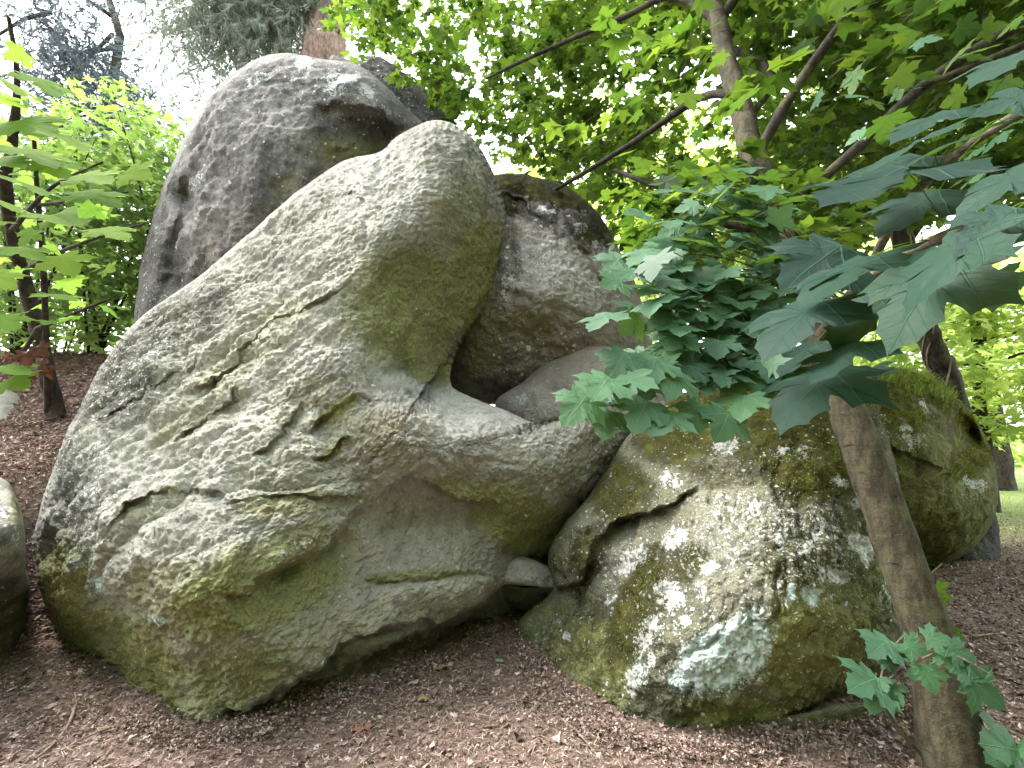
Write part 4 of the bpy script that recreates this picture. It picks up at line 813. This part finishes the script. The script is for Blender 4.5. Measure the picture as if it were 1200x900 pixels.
part_tube('stem', pp(st), rad(st), TWIG, sp2, 5)
small_leaves(sp2, [(1192, 880, 2.05, 1150, 868, 2.0), (1192, 884, 2.05, 1160, 892, 2.0), (1194, 880, 2.05, 1215, 868, 2.0)], LM, 3)
YL = [near_leaf_mesh('young_maple_leaf', 20 + k, LEAF_YOUNG, droop=.12, fold=.08, wave=.02) for k in range(4)]
r0 = P(1098, 735, 3.0); r0[2] = 0
yp = empty('woodland_seedling', r0, 'small bright yellow green seedling behind the leaning trunk', 'plant')
st = [(1095, 745, 3.05, 1.2), (1097, 710, 3.0, 1), (1100, 690, 3.0, .8)]
part_tube('stem', pp(st), rad(st), TWIG, yp, 5)
small_leaves(yp, [(1098, 690, 3.0, 1112, 682, 2.95), (1098, 698, 3.0, 1118, 700, 2.95), (1098, 705, 3.0, 1108, 716, 2.95), (1112, 740, 3.0, 1132, 752, 2.95), (1096, 694, 3.0, 1084, 700, 2.95)], YL)

# ------------------------------------------------------------------ young maple at the left edge
r0 = P(66, 482, 4.9); r0[2] = float(gz(r0[0], r0[1]))
lm = empty('young_maple', r0, 'slender young maple with bright yellow green leaves on the bank at the left edge', 'tree')
st = [(66, 486, 4.9, 9), (58, 450, 4.85, 8), (44, 385, 4.7, 7.5), (26, 320, 4.5, 7), (14, 270, 4.2, 6.5), (6, 215, 3.8, 6), (14, 170, 3.7, 5), (20, 90, 3.5, 3), (10, 20, 3.4, 2)]
part_tube('trunk', pp(st), rad(st), DARKBARK, lm, 12, .2)
for st in ([(56, 484, 4.85, 3.5), (54, 400, 4.5, 3.2), (50, 300, 3.9, 3), (44, 230, 3.8, 2.5), (40, 165, 3.6, 2)],
           [(26, 320, 4.0, 3), (60, 300, 3.8, 2.4), (110, 280, 3.7, 1.8), (170, 262, 3.7, 1)], [(14, 270, 3.9, 3), (60, 220, 3.5, 2), (120, 190, 3.3, 1.2)],
           [(44, 385, 4.1, 3), (20, 420, 4.0, 2), (-20, 440, 3.9, 1.5)], [(6, 215, 3.8, 3), (-30, 150, 3.5, 2), (-70, 110, 3.3, 1)], [(45, 240, 3.8, 2), (90, 235, 3.6, 1.6), (150, 225, 3.6, 1)],
           [(44, 385, 4.1, 3), (80, 370, 4.0, 2), (130, 350, 4.0, 1.2)]):
    part_tube('branch', pp(st), rad(st), DARKBARK, lm, 7)
LBIG = [(30, 62, 2.9, -8, 70, 2.8), (8, 95, 2.8, 34, 116, 2.7), (45, 92, 2.8, 74, 118, 2.7), (-4, 118, 2.7, 30, 108, 2.65), (22, 142, 2.7, 82, 160, 2.6), (70, 158, 2.7, 120, 182, 2.65), (30, 175, 2.8, 80, 200, 2.7), (55, 190, 2.8, 80, 215, 2.7), (0, 185, 2.7, 40, 195, 2.6), (96, 205, 3.0, 150, 212, 2.9), (100, 225, 3.0, 160, 246, 2.95), (50, 252, 3.0, 88, 266, 2.9), (110, 240, 3.1, 85, 262, 3.0), (0, 235, 2.9, 30, 250, 2.8), (150, 200, 3.3, 186, 210, 3.2), (20, 290, 3.0, 60, 310, 2.95), (40, 270, 3.1, 10, 296, 3.0), (70, 300, 3.2, 100, 330, 3.1), (-10, 320, 3.0, 25, 345, 2.95), (60, 345, 3.4, 95, 352, 3.3), (0, 370, 3.3, 28, 392, 3.2), (70, 250, 3.1, 120, 262, 3.0), (10, 445, 3.6, 40, 458, 3.5), (0, 430, 3.6, 42, 440, 3.5), (120, 268, 3.4, 165, 282, 3.3), (30, 215, 2.9, 66, 232, 2.8)]
small_leaves(lm, LBIG, YL, 0, 40, .70, .2)
for k in range(80):
    u = rng.uniform(-60, 150); v = rng.uniform(150, 400) - max(0, u - 90) * .6; t = rng.uniform(3.2, 4.4)
    d = np.array([rng.normal() + .3, rng.normal() - .3, -.35]); nrm = np.array([0, -.15, 1]) + .35 * rng.normal(size=3)
    add_leaf(lm, YL[rng.integers(4)], P(u, v, t), d, nrm, rng.uniform(.09, .14))
DL = [near_leaf_mesh('withered_leaf', 40 + k, DEADLEAF, droop=.5, fold=.35, wave=.12) for k in range(3)]
for (u, v, t, a) in [(30, 412, 3.7, -1.2), (44, 405, 3.7, -.6), (22, 425, 3.7, -2.2), (50, 420, 3.75, -1.4), (36, 440, 3.75, -1.5), (12, 418, 3.7, -2.8), (55, 432, 3.8, -1.0)]:
    add_leaf(lm, DL[rng.integers(3)], P(u, v, t), (math.cos(a), -.2, math.sin(a)), (0, -1, .3) + .3 * rng.normal(size=3), rng.uniform(.08, .13), 'withered_leaf')

# ------------------------------------------------------------------ shrubs, trees and conifers behind
def shrub(name, label, cat, base, h, r, nl, size, mat, stems=6, group=None, out=OUT_LO, low=.15, zc=None, bark=DARKBARK):
    base = np.array(base, float); base[2] = float(gz(base[0], base[1])) - .03
    e = empty(name, base, label, cat, group)
    tips = []
    for k in range(stems):
        a = k * 2.4 + rng.uniform(0, 1); rr = r * rng.uniform(.3, .8)
        tip = base + [rr * math.cos(a), rr * math.sin(a), h * rng.uniform(.6, .98)]
        mid = base + .5 * (tip - base) + [.12 * rng.normal(), .12 * rng.normal(), .12 * h]
        part_tube('stem', np.array([base + .04 * rng.normal(size=3) * [1, 1, 0], mid, tip]), [.022, .014, .004], bark, e, 6)
        tips += [mid, tip, .5 * (mid + tip)]
    tips = np.array(tips)
    q = rnd_unit(nl) * (rng.uniform(.15, 1, nl) ** .5)[:, None] * [r, r, h * .5] + base + [0, 0, h * (.5 + low)]
    kx = perlin(q * 1.6 / max(.6, r * .45)) + .35 * perlin(q * 5)
    q = q[kx > -.25 + .3 * rng.normal(size=len(q)) * .5]
    n = len(q); d = rng.normal(size=(n, 3)) * [1, 1, .4] + [0, 0, -.3]; nr = np.array([0, 0, 1.0]) + .45 * rng.normal(size=(n, 3))
    b = Bag(); b.add(*leaf_cloud(q, d, nr, rng.uniform(size * .65, size * 1.3, n), out)); o = b.build('foliage', mat, e, False); tag(o, kind='stuff')
    return e
def gpt(u, t): p = P(u, 500, t); return p
for (u, t, h, r, nl, sz_, lab) in [(10, 6.2, 3.4, 1.6, 3000, .11, 'leafy light green shrub behind the young maple at the left edge'), (105, 7.0, 4.3, 1.7, 4600, .11, 'tall bright green shrub left of the dark top boulder'), (185, 7.0, 4.0, 1.3, 3600, .10, 'light green shrub whose leaves touch the left side of the dark top boulder'), (60, 9.5, 3.4, 2.4, 3600, .13, 'dense green thicket far behind the left bank'), (-120, 8.0, 3.2, 2.0, 2600, .13, 'green thicket beyond the left edge of the bank')]:
    shrub('hazel_shrub', lab, 'shrub', gpt(u, t), h, r, nl, sz_, LEAF_SHRUB, group='shrubs on the left bank', low=.02)
def tree(name, label, base, h, crown_z, r, rz, nl, size, mat, tr=.16, group=None, lean=0, clip=None, bark=DARKBARK):
    base = np.array(base, float); base[2] = float(gz(base[0], base[1])) - .05
    e = empty(name, base, label, 'tree', group); top = base + [lean, 0, h]
    path = np.array([base, base + [lean * .2, .05, h * .3], base + [lean * .5, -.05, h * .6], top])
    part_tube('trunk', path, [tr * 1.25, tr, tr * .7, tr * .15], bark, e, 12, .2)
    for k in range(7):
        f = rng.uniform(.35, .9); p0 = base + [lean * f, 0, h * f]; a = k * 2.4
        p1 = p0 + [r * .75 * math.cos(a), r * .75 * math.sin(a), rng.uniform(-.2, .6)]
        part_tube('branch', np.array([p0, .5 * (p0 + p1) + [0, 0, .25], p1]), [tr * .35, tr * .22, tr * .06], bark, e, 6)
    c = base + [lean * .6, 0, crown_z]
    nc = max(14, int(nl / 70)); cc = rnd_unit(nc) * (rng.uniform(.1, 1, nc) ** .4)[:, None] * [r, r, rz] + c
    w = rng.integers(0, nc, nl); q = cc[w] + rng.normal(size=(nl, 3)) * [.42, .42, .13] * (r / 3) ** .5
    n = len(q); d = rng.normal(size=(n, 3)) * [1, 1, .4] + [0, 0, -.3]; nr = np.array([0, 0, 1.0]) + .4 * rng.normal(size=(n, 3))
    b = Bag(); b.add(*leaf_cloud(q, d, nr, rng.uniform(size * .65, size * 1.3, n), OUT_OVAL if size > .2 else OUT_LO)); o = b.build('foliage', mat, e, False); tag(o, kind='stuff')
    return e
for (u, t, h, cz, r, rz, nl, sz_, tr_, lean, lab) in [
        (1150, 11.0, 7, 3.7, 3.0, 2.0, 5200, .17, .14, .2, 'pale green tree whose low boughs hang over the lawn at the right edge'),
        (1105, 16.0, 9, 5.2, 4.0, 3.2, 4200, .22, .20, 0, 'light green tree behind the far right mossy boulder'),
        (1300, 10.0, 8, 4.6, 2.4, 2.0, 2200, .17, .14, 0, 'pale green tree just past the right edge of the lawn'),
        (850, 13.0, 9, 6.6, 3.8, 3.0, 4200, .20, .18, 0, 'green tree seen through the gaps in the maple crown above the mossy boulder'),
        (720, 14.0, 11, 7.5, 4.4, 3.6, 5600, .20, .2, 0, 'green tree rising behind the dark overhanging boulder'),
        (1010, 22.0, 13, 8.5, 5.0, 4.2, 4200, .26, .22, 0, 'tall pale tree in the distance behind the maple trunk')]:
    tree('broadleaf_tree', lab, gpt(u, t), h, cz, r, rz, nl, sz_, LEAF_FAR, tr_, 'broadleaf trees behind the boulders', lean)
iv = [(1112, 452, 6.9, 13), (1098, 420, 6.9, 12), (1086, 388, 6.9, 11.5), (1074, 345, 6.9, 11), (1060, 290, 7.0, 10), (1045, 235, 7.1, 10), (1034, 180, 7.2, 9), (1020, 100, 7.4, 8), (1010, 0, 7.8, 6)]
pb = pp(iv); g0 = pb[0] + [.15, 0, 0]; g0[2] = 0
ivt = empty('ivy_tree', g0, 'dark leaning trunk wound with pale ivy stems, behind the crown of the far right boulder', 'tree')
part_tube('trunk', np.vstack([g0[None], pb]), np.concatenate([[.2], rad(iv)]), DARKBARK, ivt, 14, .25)
for k in range(5):
    i = np.arange(len(pb)); a = i * 1.3 + k * 1.9; rr = rad(iv)
    q = pb + np.stack([rr * 1.05 * np.cos(a), rr * 1.05 * np.sin(a), 0 * a], -1)
    part_tube('ivy_stem', q[:7], np.full(7, .013), DEADWOOD, ivt, 5)
for k, (a, b2) in enumerate([((1060, 290, 7.0), (1110, 240, 6.8)), ((1034, 180, 7.2), (980, 120, 7.2)), ((1045, 235, 7.1), (1000, 205, 7.0))]):
    part_tube('branch', np.array([P(*a), .5 * (P(*a) + P(*b2)) + [0, 0, .1], P(*b2)]), [.06, .045, .02], DARKBARK, ivt, 6)
nl = 800; q = np.stack([rng.uniform(930, 1180, nl), rng.uniform(40, 230, nl), rng.uniform(6.6, 8.6, nl)], -1); q = P(q[:, 0], q[:, 1], q[:, 2])
q = q[perlin(q * 1.2) > -.05]; n = len(q)
b = Bag(); b.add(*leaf_cloud(q, rng.normal(size=(n, 3)) * [1, 1, .4] + [0, 0, -.3], np.array([0, 0, 1.]) + .4 * rng.normal(size=(n, 3)), rng.uniform(.09, .17, n))); tag(b.build('foliage', LEAF_FAR, ivt, False), kind='stuff')
for (u, t, lab) in [(1165, 15.0, 'distant bare tree trunk on the lawn right of the far mossy boulder')]:
    p = gpt(u, t); tree('lawn_tree', lab, p, 9, 6.0, 3.2, 2.2, 3000, .22, LEAF_FAR, .30)
for (u, t, h, r, lab) in [(1230, 26, 3.0, 5, 'grey green bushes on the far side of the lawn'), (1120, 30, 2.6, 4, 'distant bush just right of the far mossy boulder'), (1330, 30, 4, 6, 'distant bush beyond the right edge of the lawn')]:
    shrub('lawn_bush', lab, 'shrub', gpt(u, t), h, r, 2200, .35, LEAF_FAR, group='bushes beyond the lawn', out=OUT_OVAL, low=-.05)

# unseen leaves added behind and beside the viewer to block low sky
nw = 24000; az = rng.uniform(math.radians(78), math.radians(252), nw); rr = rng.uniform(8.5, 14, nw)
q = np.stack([rr * np.sin(az), rr * np.cos(az), rng.uniform(.3, 12, nw)], -1); q = q[perlin(q * .35) > -.30]; nw = len(q)
b = Bag(); b.add(*leaf_cloud(q, rng.normal(size=(nw, 3)) * [1, 1, .5] + [0, 0, -.3], np.array([0, 0, 1.]) + .6 * rng.normal(size=(nw, 3)), rng.uniform(.4, .8, nw), OUT_OVAL))
tag(b.build('added_wood', LEAF_FAR, None, False, (0, -10, 0)), 'leaf mass added behind the viewer to hold back low sky', None, None, 'stuff')
def needles(q, size, k=9, droop=.5):
    """sprays of needles: thin blades set round a short shoot"""
    n = len(q); idx = np.repeat(np.arange(n), k); ax = rnd_unit(n) * [1, 1, .5] + [0, 0, -droop]; ax /= np.linalg.norm(ax, axis=1)[:, None]
    d = ax[idx] + .55 * rnd_unit(n * k); d /= np.linalg.norm(d, axis=1)[:, None]
    s = np.cross(d, rnd_unit(n * k)); s /= np.linalg.norm(s, axis=1)[:, None] + 1e-9
    p = q[idx] + ax[idx] * rng.uniform(0, 1, (n * k, 1)) * size
    L = size * rng.uniform(.6, 1.1, (n * k, 1)); w = size * .035
    V = np.stack([p - s * w, p + s * w, p + d * L], 1).reshape(-1, 3)
    return V, np.arange(n * k * 3).reshape(-1, 3)
def conifer(name, label, trunk, mat, bark, boughs, dens, size, droop=.6, dead=()):
    pb = pp(trunk); g0 = pb[0].copy(); g0[2] = float(gz(g0[0], g0[1]))
    e = empty(name, g0, label, 'tree'); part_tube('trunk', np.vstack([g0[None], pb]), np.concatenate([[rad(trunk)[0] * 1.1], rad(trunk)]), bark, e, 14, .15)
    cl = []
    for bl in boughs:
        path = catmull(pp(bl), 24, False); part_tube('branch', path[::4], np.linspace(.05, .012, len(path[::4])), bark, e, 6)
        for j in range(dens):
            s = rng.uniform(.15, 1.0); p = path[min(23, int(s * 23))]
            dn = abs(rng.normal()) * .8
            cl.append(p + [rng.normal() * .5, rng.normal() * .4, -dn * 1.1 + .25])
    for bl in dead: part_tube('dead_branch', pp(bl), rad(bl), bark, e, 6)
    b = Bag(); b.add(*needles(np.array(cl), size, 16, droop)); tag(b.build('foliage', mat, e, False), kind='stuff')
    return e
conifer('pine_tree', 'stout pine trunk with pinkish bark rising just behind the top boulder', [(372, 120, 12, 24), (380, 60, 12, 22), (386, 0, 12.4, 20), (392, -120, 13.2, 15), (396, -300, 15, 8)], NEEDLE, PINEBARK,
        [[(386, 0, 12.4), (330, -60, 12), (260, -30, 11.5), (210, 20, 11)], [(388, -40, 12.6), (330, -20, 12), (290, 10, 11.6)], [(390, -100, 13), (420, -60, 12.6), (440, -20, 12)], [(386, 0, 12.4), (320, -20, 12), (270, 40, 11.5), (235, 80, 11)], [(388, -40, 12.4), (350, -30, 12), (330, 20, 11.8), (312, 50, 11.6)]], 620, .26, .8,
        dead=[[(384, 44, 12, 3), (405, 30, 11.7, 2.5), (418, 8, 11.5, 1.5)], [(388, 70, 11.9, 3), (402, 74, 11.6, 2)], [(372, 60, 12, 2.5), (350, 45, 11.8, 1.5), (318, 52, 11.6, 1)]])
conifer('pine_tree', 'thin grey pine stem left of the stout one, with hanging pale needles', [(336, 100, 13, 5), (338, 50, 13, 4.5), (341, 0, 13.3, 4), (346, -120, 14, 3)], NEEDLE, DARKBARK,
        [[(339, 40, 13), (300, 10, 12.4), (250, 0, 12), (215, 30, 11.8)], [(341, 0, 13.3), (290, -40, 12.6), (240, -30, 12.2)], [(340, 20, 13), (280, 20, 12.5), (235, 40, 12)], [(341, 0, 13.3), (250, -20, 12.6), (180, 10, 12.2), (160, 50, 12)]], 560, .26, .9, dead=[[(338, 60, 13, 2), (320, 40, 12.8, 1.2), (300, 55, 12.7, .8)]])
conifer('spruce_tree', 'bluish spruce high in the pale sky above the left shrubs', [(118, 330, 10.5, 8), (122, 200, 10.5, 7), (128, 120, 10.6, 5), (138, 60, 10.8, 4.5), (140, 40, 10.9, 4), (128, 0, 11.2, 3.5), (110, -60, 11.6, 3)], NEEDLE_BLUE, DARKBARK,
        [[(124, 130, 10.5), (100, 135, 10.3), (75, 150, 10.2)], [(126, 115, 10.5), (150, 95, 10.3), (168, 130, 10.2)], [(138, 55, 10.8), (90, 60, 10.4), (55, 30, 10.2), (30, 50, 10)], [(132, 20, 11), (80, -10, 10.4), (40, 10, 10.2)], [(124, 160, 10.5), (90, 170, 10.3), (60, 190, 10.2)], [(124, 150, 10.5), (150, 150, 10.3), (175, 170, 10.2)], [(124, 170, 10.5), (110, 190, 10.3), (130, 210, 10.2)], [(132, 40, 10.9), (100, 70, 10.4), (70, 90, 10.2)]], 330, .24, .5, dead=[[(60, 15, 10, 2.5), (30, 22, 9.8, 2), (0, 40, 9.6, 1.5)], [(60, 15, 10, 2), (40, 5, 10, 1.5), (45, -30, 10, 1)]])
# ------------------------------------------------------------------ plants and growth on the stones
def surface_pts(bd, n, cond):
    (V, UV) = bd[1]; ok = np.where(cond(UV[:, 0], UV[:, 1]))[0]; k = rng.choice(ok, n); return V[k], UV[k]
def moss_tufts(bd, blobs_, n, size, mat):
    m = lambda u, v: blobs(u, v, blobs_) > .5
    p, uv = surface_pts(bd, n, m)
    keep = fbm(p * 9, 3) > .0; p = p[keep]; n = len(p)
    p = p + .006 * rng.normal(size=(n, 3))
    d = rnd_unit(n) * .9 + [0, -.35, .6]; d /= np.linalg.norm(d, axis=1)[:, None]; s = np.cross(d, rnd_unit(n)); s /= np.linalg.norm(s, axis=1)[:, None]
    L = size * rng.uniform(.4, 1.2, (n, 1)); w = size * .22
    V = np.stack([p - s * w, p + s * w, p + d * L], 1).reshape(-1, 3)
    b = Bag(); b.add(V - 0, np.arange(n * 3).reshape(-1, 3)); o = b.build('moss', mat, bd[0], False); tag(o, kind='stuff')
MOSS = leaf_mat('moss_tuft', (.10, .105, .026), (.10, .105, .026), (.11, .12, .025), .9, .05, .6, True, False, .2)
MOSS_Y = leaf_mat('yellow_moss', (.15, .16, .03), (.15, .16, .03), (.16, .17, .03), .9, .1, .5, True, False, .25)  # brighter yellow-green moss of the far boulder
moss_tufts(bB, [(900, 462, 170, 36, 0, .85), (955, 540, 80, 50, 10, .82), (810, 490, 60, 28, -25, .8), (745, 715, 26, 80, 22, .7), (725, 575, 36, 40, -40, .7)], 26000, .016, MOSS)
moss_tufts(bC, [(1060, 450, 60, 24, 10, .9), (1120, 470, 50, 24, 40, .85), (1140, 540, 20, 34, 50, .85), (1060, 490, 40, 24, 0, .7)], 12000, .035, MOSS_Y)
def blades(pts, L, w, lean=.5):
    n = len(pts); d0 = np.array([0, 0, 1.]) + lean * rng.normal(size=(n, 3)) * [1, 1, .2]; d0 /= np.linalg.norm(d0, axis=1)[:, None]
    az = rng.uniform(0, 6.28, n); out = np.stack([np.cos(az), np.sin(az), 0 * az], -1) * .6 + d0 * [1, 1, 0]
    s = np.cross(d0, out); s /= np.linalg.norm(s, axis=1)[:, None] + 1e-9
    l = L * rng.uniform(.5, 1.2, (n, 1))
    p0, p1, p2 = pts, pts + d0 * l * .55 + out * l * .1, pts + d0 * l * .75 + out * l * .5
    V = np.stack([p0 - s * w, p0 + s * w, p1 + s * w * .8, p1 - s * w * .8, p2], 1).reshape(-1, 3)
    b5 = np.arange(n)[:, None] * 5
    return V, [np.concatenate([b5 + [0, 1, 2, 3]]), np.concatenate([b5 + [3, 2, 4]])]
p, uv = surface_pts(bC, 700, lambda u, v: (np.abs(u - 1072) < 46) & (v < 462 + .35 * (u - 1072)) & (v > 432))
b = Bag(); b.add(*blades(p, .16, .004, .45)); tag(b.build('grass', GRASS, None, False, (float(p[:, 0].mean()), float(p[:, 1].mean()), float(p[:, 2].mean()))), kind='stuff') if False else None
gb = Bag(); gb.add(*blades(p, .16, .0045, .45))
p2, _ = surface_pts(bC, 60, lambda u, v: (np.abs(u - 1120) < 30) & (np.abs(v - 540) < 40)); gb.add(*blades(p2, .18, .004, .9))
c0 = p.mean(0); tag(gb.build('grass', GRASS, None, False, c0), 'yellow green grass growing on the crown of the far right mossy boulder', None, None, 'stuff')

def fern(root, base, az, L, name='frond'):
    n = 16; s = np.linspace(0, 1, n); dirh = np.array([math.cos(az), math.sin(az), 0])
    pth = base + dirh * (s * L)[:, None] + np.array([0, 0, 1]) * (L * (.75 * s - .85 * s * s))[:, None]
    b = Bag(); b.add(*tube(pth[::3], np.linspace(.002, .0008, len(pth[::3])), 4, 0, 2))
    side = np.array([-dirh[1], dirh[0], 0])
    for k in range(1, n):
        l = L * .24 * math.sin(math.pi * min(1, .15 + .85 * s[k])) ** .8 + .008
        for sg in (-1, 1):
            d = side * sg * .9 + dirh * .35 + np.array([0, 0, -.15]); d /= np.linalg.norm(d); w = dirh * .011
            a = pth[k]; b.add(np.array([a - w, a + w, a + d * l * .6 + w * .7, a + d * l, a + d * l * .6 - w * .7]), np.array([[0, 1, 2, 3, 4]]))
    return b.build(name, FERN, root, False)
fb = P(868, 424, 3.2); fr = empty('fern', fb, 'small fern growing from the top of the mossy boulder among the maple leaves', 'plant')
for a, L in ((.4, .34), (-.5, .28), (2.6, .32), (1.4, .3), (-2.2, .26), (.0, .36)): fern(fr, fb, a, L)

# ------------------------------------------------------------------ litter
CHIP = NT('leaf_litter'); _r = CHIP.n('ShaderNodeNewGeometry').outputs['Random Per Island']
_c = CHIP.ramp(_r, [(0, (.040, .026, .021)), (.30, (.115, .076, .064)), (.6, (.195, .135, .113)), (.82, (.285, .208, .176)), (.95, (.39, .31, .27)), (1, (.50, .44, .40))])
CHIP = CHIP.done(CHIP.bsdf(_c, .85, None, .2))
NDL = NT('needle_litter'); _r = NDL.n('ShaderNodeNewGeometry').outputs['Random Per Island']
_c = NDL.ramp(_r, [(0, (.12, .075, .06)), (.5, (.28, .18, .145)), (.85, (.42, .30, .24)), (1, (.54, .44, .38))])
NDL = NDL.done(NDL.bsdf(_c, .8, None, .2))
def scatter(n, x0, x1, y0, y1, keep=None):
    x = rng.uniform(x0, x1, n); y = rng.uniform(y0, y1, n)
    if keep is not None: k = keep(x, y); x, y = x[k], y[k]
    return np.stack([x, y, gz(x, y)], -1)
def chips(p, smin, smax, asp=(.35, .9)):
    n = len(p); az = rng.uniform(0, 6.28, n); d = np.stack([np.cos(az), np.sin(az), .35 * rng.normal(size=n)], -1); nr = np.array([0, 0, 1.]) + .5 * rng.normal(size=(n, 3))
    s, d, nn = frames(d, nr); sz = rng.uniform(smin, smax, (n, 1)) * rng.uniform(.5, 1, (n, 1)); w = rng.uniform(*asp, (n, 1)) * .5
    c = rng.normal(size=(n, 1)) * .25
    p = p + np.array([0, 0, 1]) * (.004 + .012 * rng.uniform(0, 1, (n, 1)))
    V = np.stack([p - d * sz * .5 + nn * sz * c, p - s * sz * w, p + d * sz * .15 + s * sz * w * .2, p + s * sz * w + nn * sz * c * .4, p + d * sz * .55 + nn * sz * c], 1).reshape(-1, 3)
    b = np.arange(n)[:, None] * 5
    return V, np.concatenate([b + [0, 1, 2], b + [0, 2, 3], b + [1, 4, 2], b + [2, 4, 3]])
def strips(p, L, w):
    n = len(p); az = rng.uniform(0, 6.28, n); d = np.stack([np.cos(az), np.sin(az), .2 * rng.normal(size=n)], -1); s = np.stack([-np.sin(az), np.cos(az), 0 * az], -1)
    l = L * rng.uniform(.4, 1.1, (n, 1)); p = p + [0, 0, .012]; bend = s * l * .12 * rng.normal(size=(n, 1))
    V = np.stack([p - d * l * .5 - s * w, p - d * l * .5 + s * w, p + bend + s * w + [0, 0, .004], p + bend - s * w + [0, 0, .004], p + d * l * .5], 1).reshape(-1, 3); b = np.arange(n)[:, None] * 5
    return V, [b + [0, 1, 2, 3], b + [3, 2, 4]]
vis = lambda x, y: (np.abs(x) < 1.25 * y + .4)
bg_ = Bag()
bg_.add(*chips(scatter(70000, -5, 3.4, 1.5, 5.2, vis), .008, .032, (.25, .8))); bg_.add(*chips(scatter(5000, -4, 4, 1.5, 4.6, vis), .03, .075, (.3, .8)))
bg_.add(*chips(scatter(52000, 1.3, 12, 1.7, 10, lambda x, y: vis(x, y) & (x > y * .62)), .015, .055, (.25, .8)))
def gp0(u, v):
    yy = (450 - v) / FPX; t = -CAM[2] / (sp_ + yy * cp); return P(u, v, t)
bg_.add(*chips(scatter(40000, 1.3, 6.5, 1.7, 7, lambda x, y: vis(x, y) & (x > y * .6)), .012, .05, (.25, .8)))
for line, n_ in (([(160, 835), (230, 864), (310, 850), (400, 815), (470, 790), (525, 765), (590, 735)], 9000), ([(604, 752), (640, 806), (700, 856), (780, 876), (870, 878), (950, 856), (1010, 842), (1040, 815)], 9000), ([(1080, 945), (1120, 950), (1160, 945)], 1500)):
    q = np.array([gp0(u, v) for u, v in line]); q = catmull(q, 400, False)[rng.integers(0, 400, n_)]
    q = q + np.stack([.07 * rng.normal(size=n_), .05 * rng.normal(size=n_) - .03, np.zeros(n_)], -1); q[:, 2] = gz(q[:, 0], q[:, 1]) + .05 * rng.uniform(0, 1, n_) ** 2
    bg_.add(*chips(q, .008, .032, (.25, .8)))
tag(bg_.build('leaf_litter', CHIP, None, False), 'brown leaf litter covering the ground in front of the boulders', None, None, 'stuff')
bn = Bag(); bn.add(*strips(scatter(30000, -4.6, 3, 1.5, 4.6, vis), .055, .0012)); bn.add(*strips(scatter(50000, -7.5, -1.6, 3.6, 7.0), .085, .0032)); bn.add(*chips(scatter(14000, -7, -1.8, 3.6, 7.0), .03, .09, (.25, .6)))
tag(bn.build('needle_litter', NDL, None, False), 'reddish dry needles covering the bank on the left', None, None, 'stuff')
# loose sticks and leaves that can be picked out one by one
def gp(u, v, dz=.0):
    yy = (450 - v) / FPX; t = -CAM[2] / (sp_ + yy * cp); p = P(u, v, t); p[2] = float(gz(p[0], p[1])) + dz; return p
for pts, r, lab in [
        ([(88, 828), (80, 850), (62, 876), (40, 896)], .010, 'curved bare stick lying in the dark gap at lower left'),
        ([(150, 846), (110, 866), (70, 886)], .007, 'thin straight stick beside the curved one at lower left'),
        ([(498, 776), (520, 768), (545, 758), (565, 755)], .006, 'thin twig lying under the lip of the largest boulder'),
        ([(658, 848), (680, 872), (700, 894)], .005, 'pale thin twig on the litter at bottom centre'),
        ([(445, 880), (432, 890), (420, 898)], .007, 'short dark twig near the bottom edge left of centre'),
        ([(1140, 748), (1170, 746), (1200, 750)], .008, 'grey twig on the litter right of the leaning trunk'),
        ([(1090, 672), (1104, 664), (1112, 652)], .014, 'pale broken root tip at the foot of the far right boulder')]:
    p = np.array([gp(u, v, .012 + .006 * (k % 2)) for k, (u, v) in enumerate(pts)]); b = Bag(); b.add(*tube(p, np.linspace(r, r * .5, len(p)), 7, .3, 4))
    tag(b.build('stick', DEADWOOD, None, True, p.mean(0)), lab, 'stick', 'sticks on the ground')
FALL = []
for k, c in enumerate([(.30, .20, .11), (.42, .36, .30), (.22, .11, .07), (.24, .15, .10), (.16, .24, .17)]):
    FALL.append(near_leaf_mesh('fallen_leaf', 60 + k, leaf_mat('fallen_leaf_%s' % 'abcde'[k], c, tuple(x * .9 for x in c), c, .7, .2, .1, False, True, .15), droop=.25, fold=.2, wave=.08))
for (u, v, k, s, lab) in [(510, 782, 0, .12, 'tan fallen leaf just below the lip of the largest boulder'), (525, 778, 1, .05, 'small whitish fallen leaf beside the tan one'), (490, 797, 1, .07, 'pale grey fallen leaf left of the tan one'), (500, 818, 0, .06, 'small ochre fallen leaf on the centre litter'), (585, 780, 4, .05, 'small grey green fallen leaf on the centre litter'), (425, 855, 2, .08, 'orange brown fallen leaf on the bright litter at bottom'), (985, 858, 2, .09, 'red brown fallen leaf by the flat stone'), (905, 858, 1, .05, 'pale fallen leaf at the base of the mossy boulder'), (360, 815, 3, .09, 'curled brown fallen leaf under the front edge of the largest boulder'), (310, 862, 1, .06, 'pale fallen leaf near the bottom left of the largest boulder'), (530, 842, 1, .04, 'tiny white fallen leaf below the centre'), (1060, 850, 0, .07, 'tan fallen leaf left of the trunk foot')]:
    p = gp(u, v, .018); a = rng.uniform(0, 6.28); o = bpy.data.objects.new('fallen_leaf', FALL[k]); link(o)
    o.matrix_basis = leaf_matrix(p, (math.cos(a), math.sin(a), .12), np.array([0, -.15, 1]) + .2 * rng.normal(size=3), s); tag(o, lab, 'leaf', 'fallen leaves on the litter')
# grass on the lawn at the right
pl = scatter(14000, 6.2, 24, 6.8, 24, lambda x, y: (x > y * .85) & (x < y * 1.25))
b = Bag(); b.add(*blades(pl, .10, .006, .6)); tag(b.build('lawn_grass', GRASS, None, False), 'pale sunlit grass on the open lawn at the far right', None, None, 'stuff')
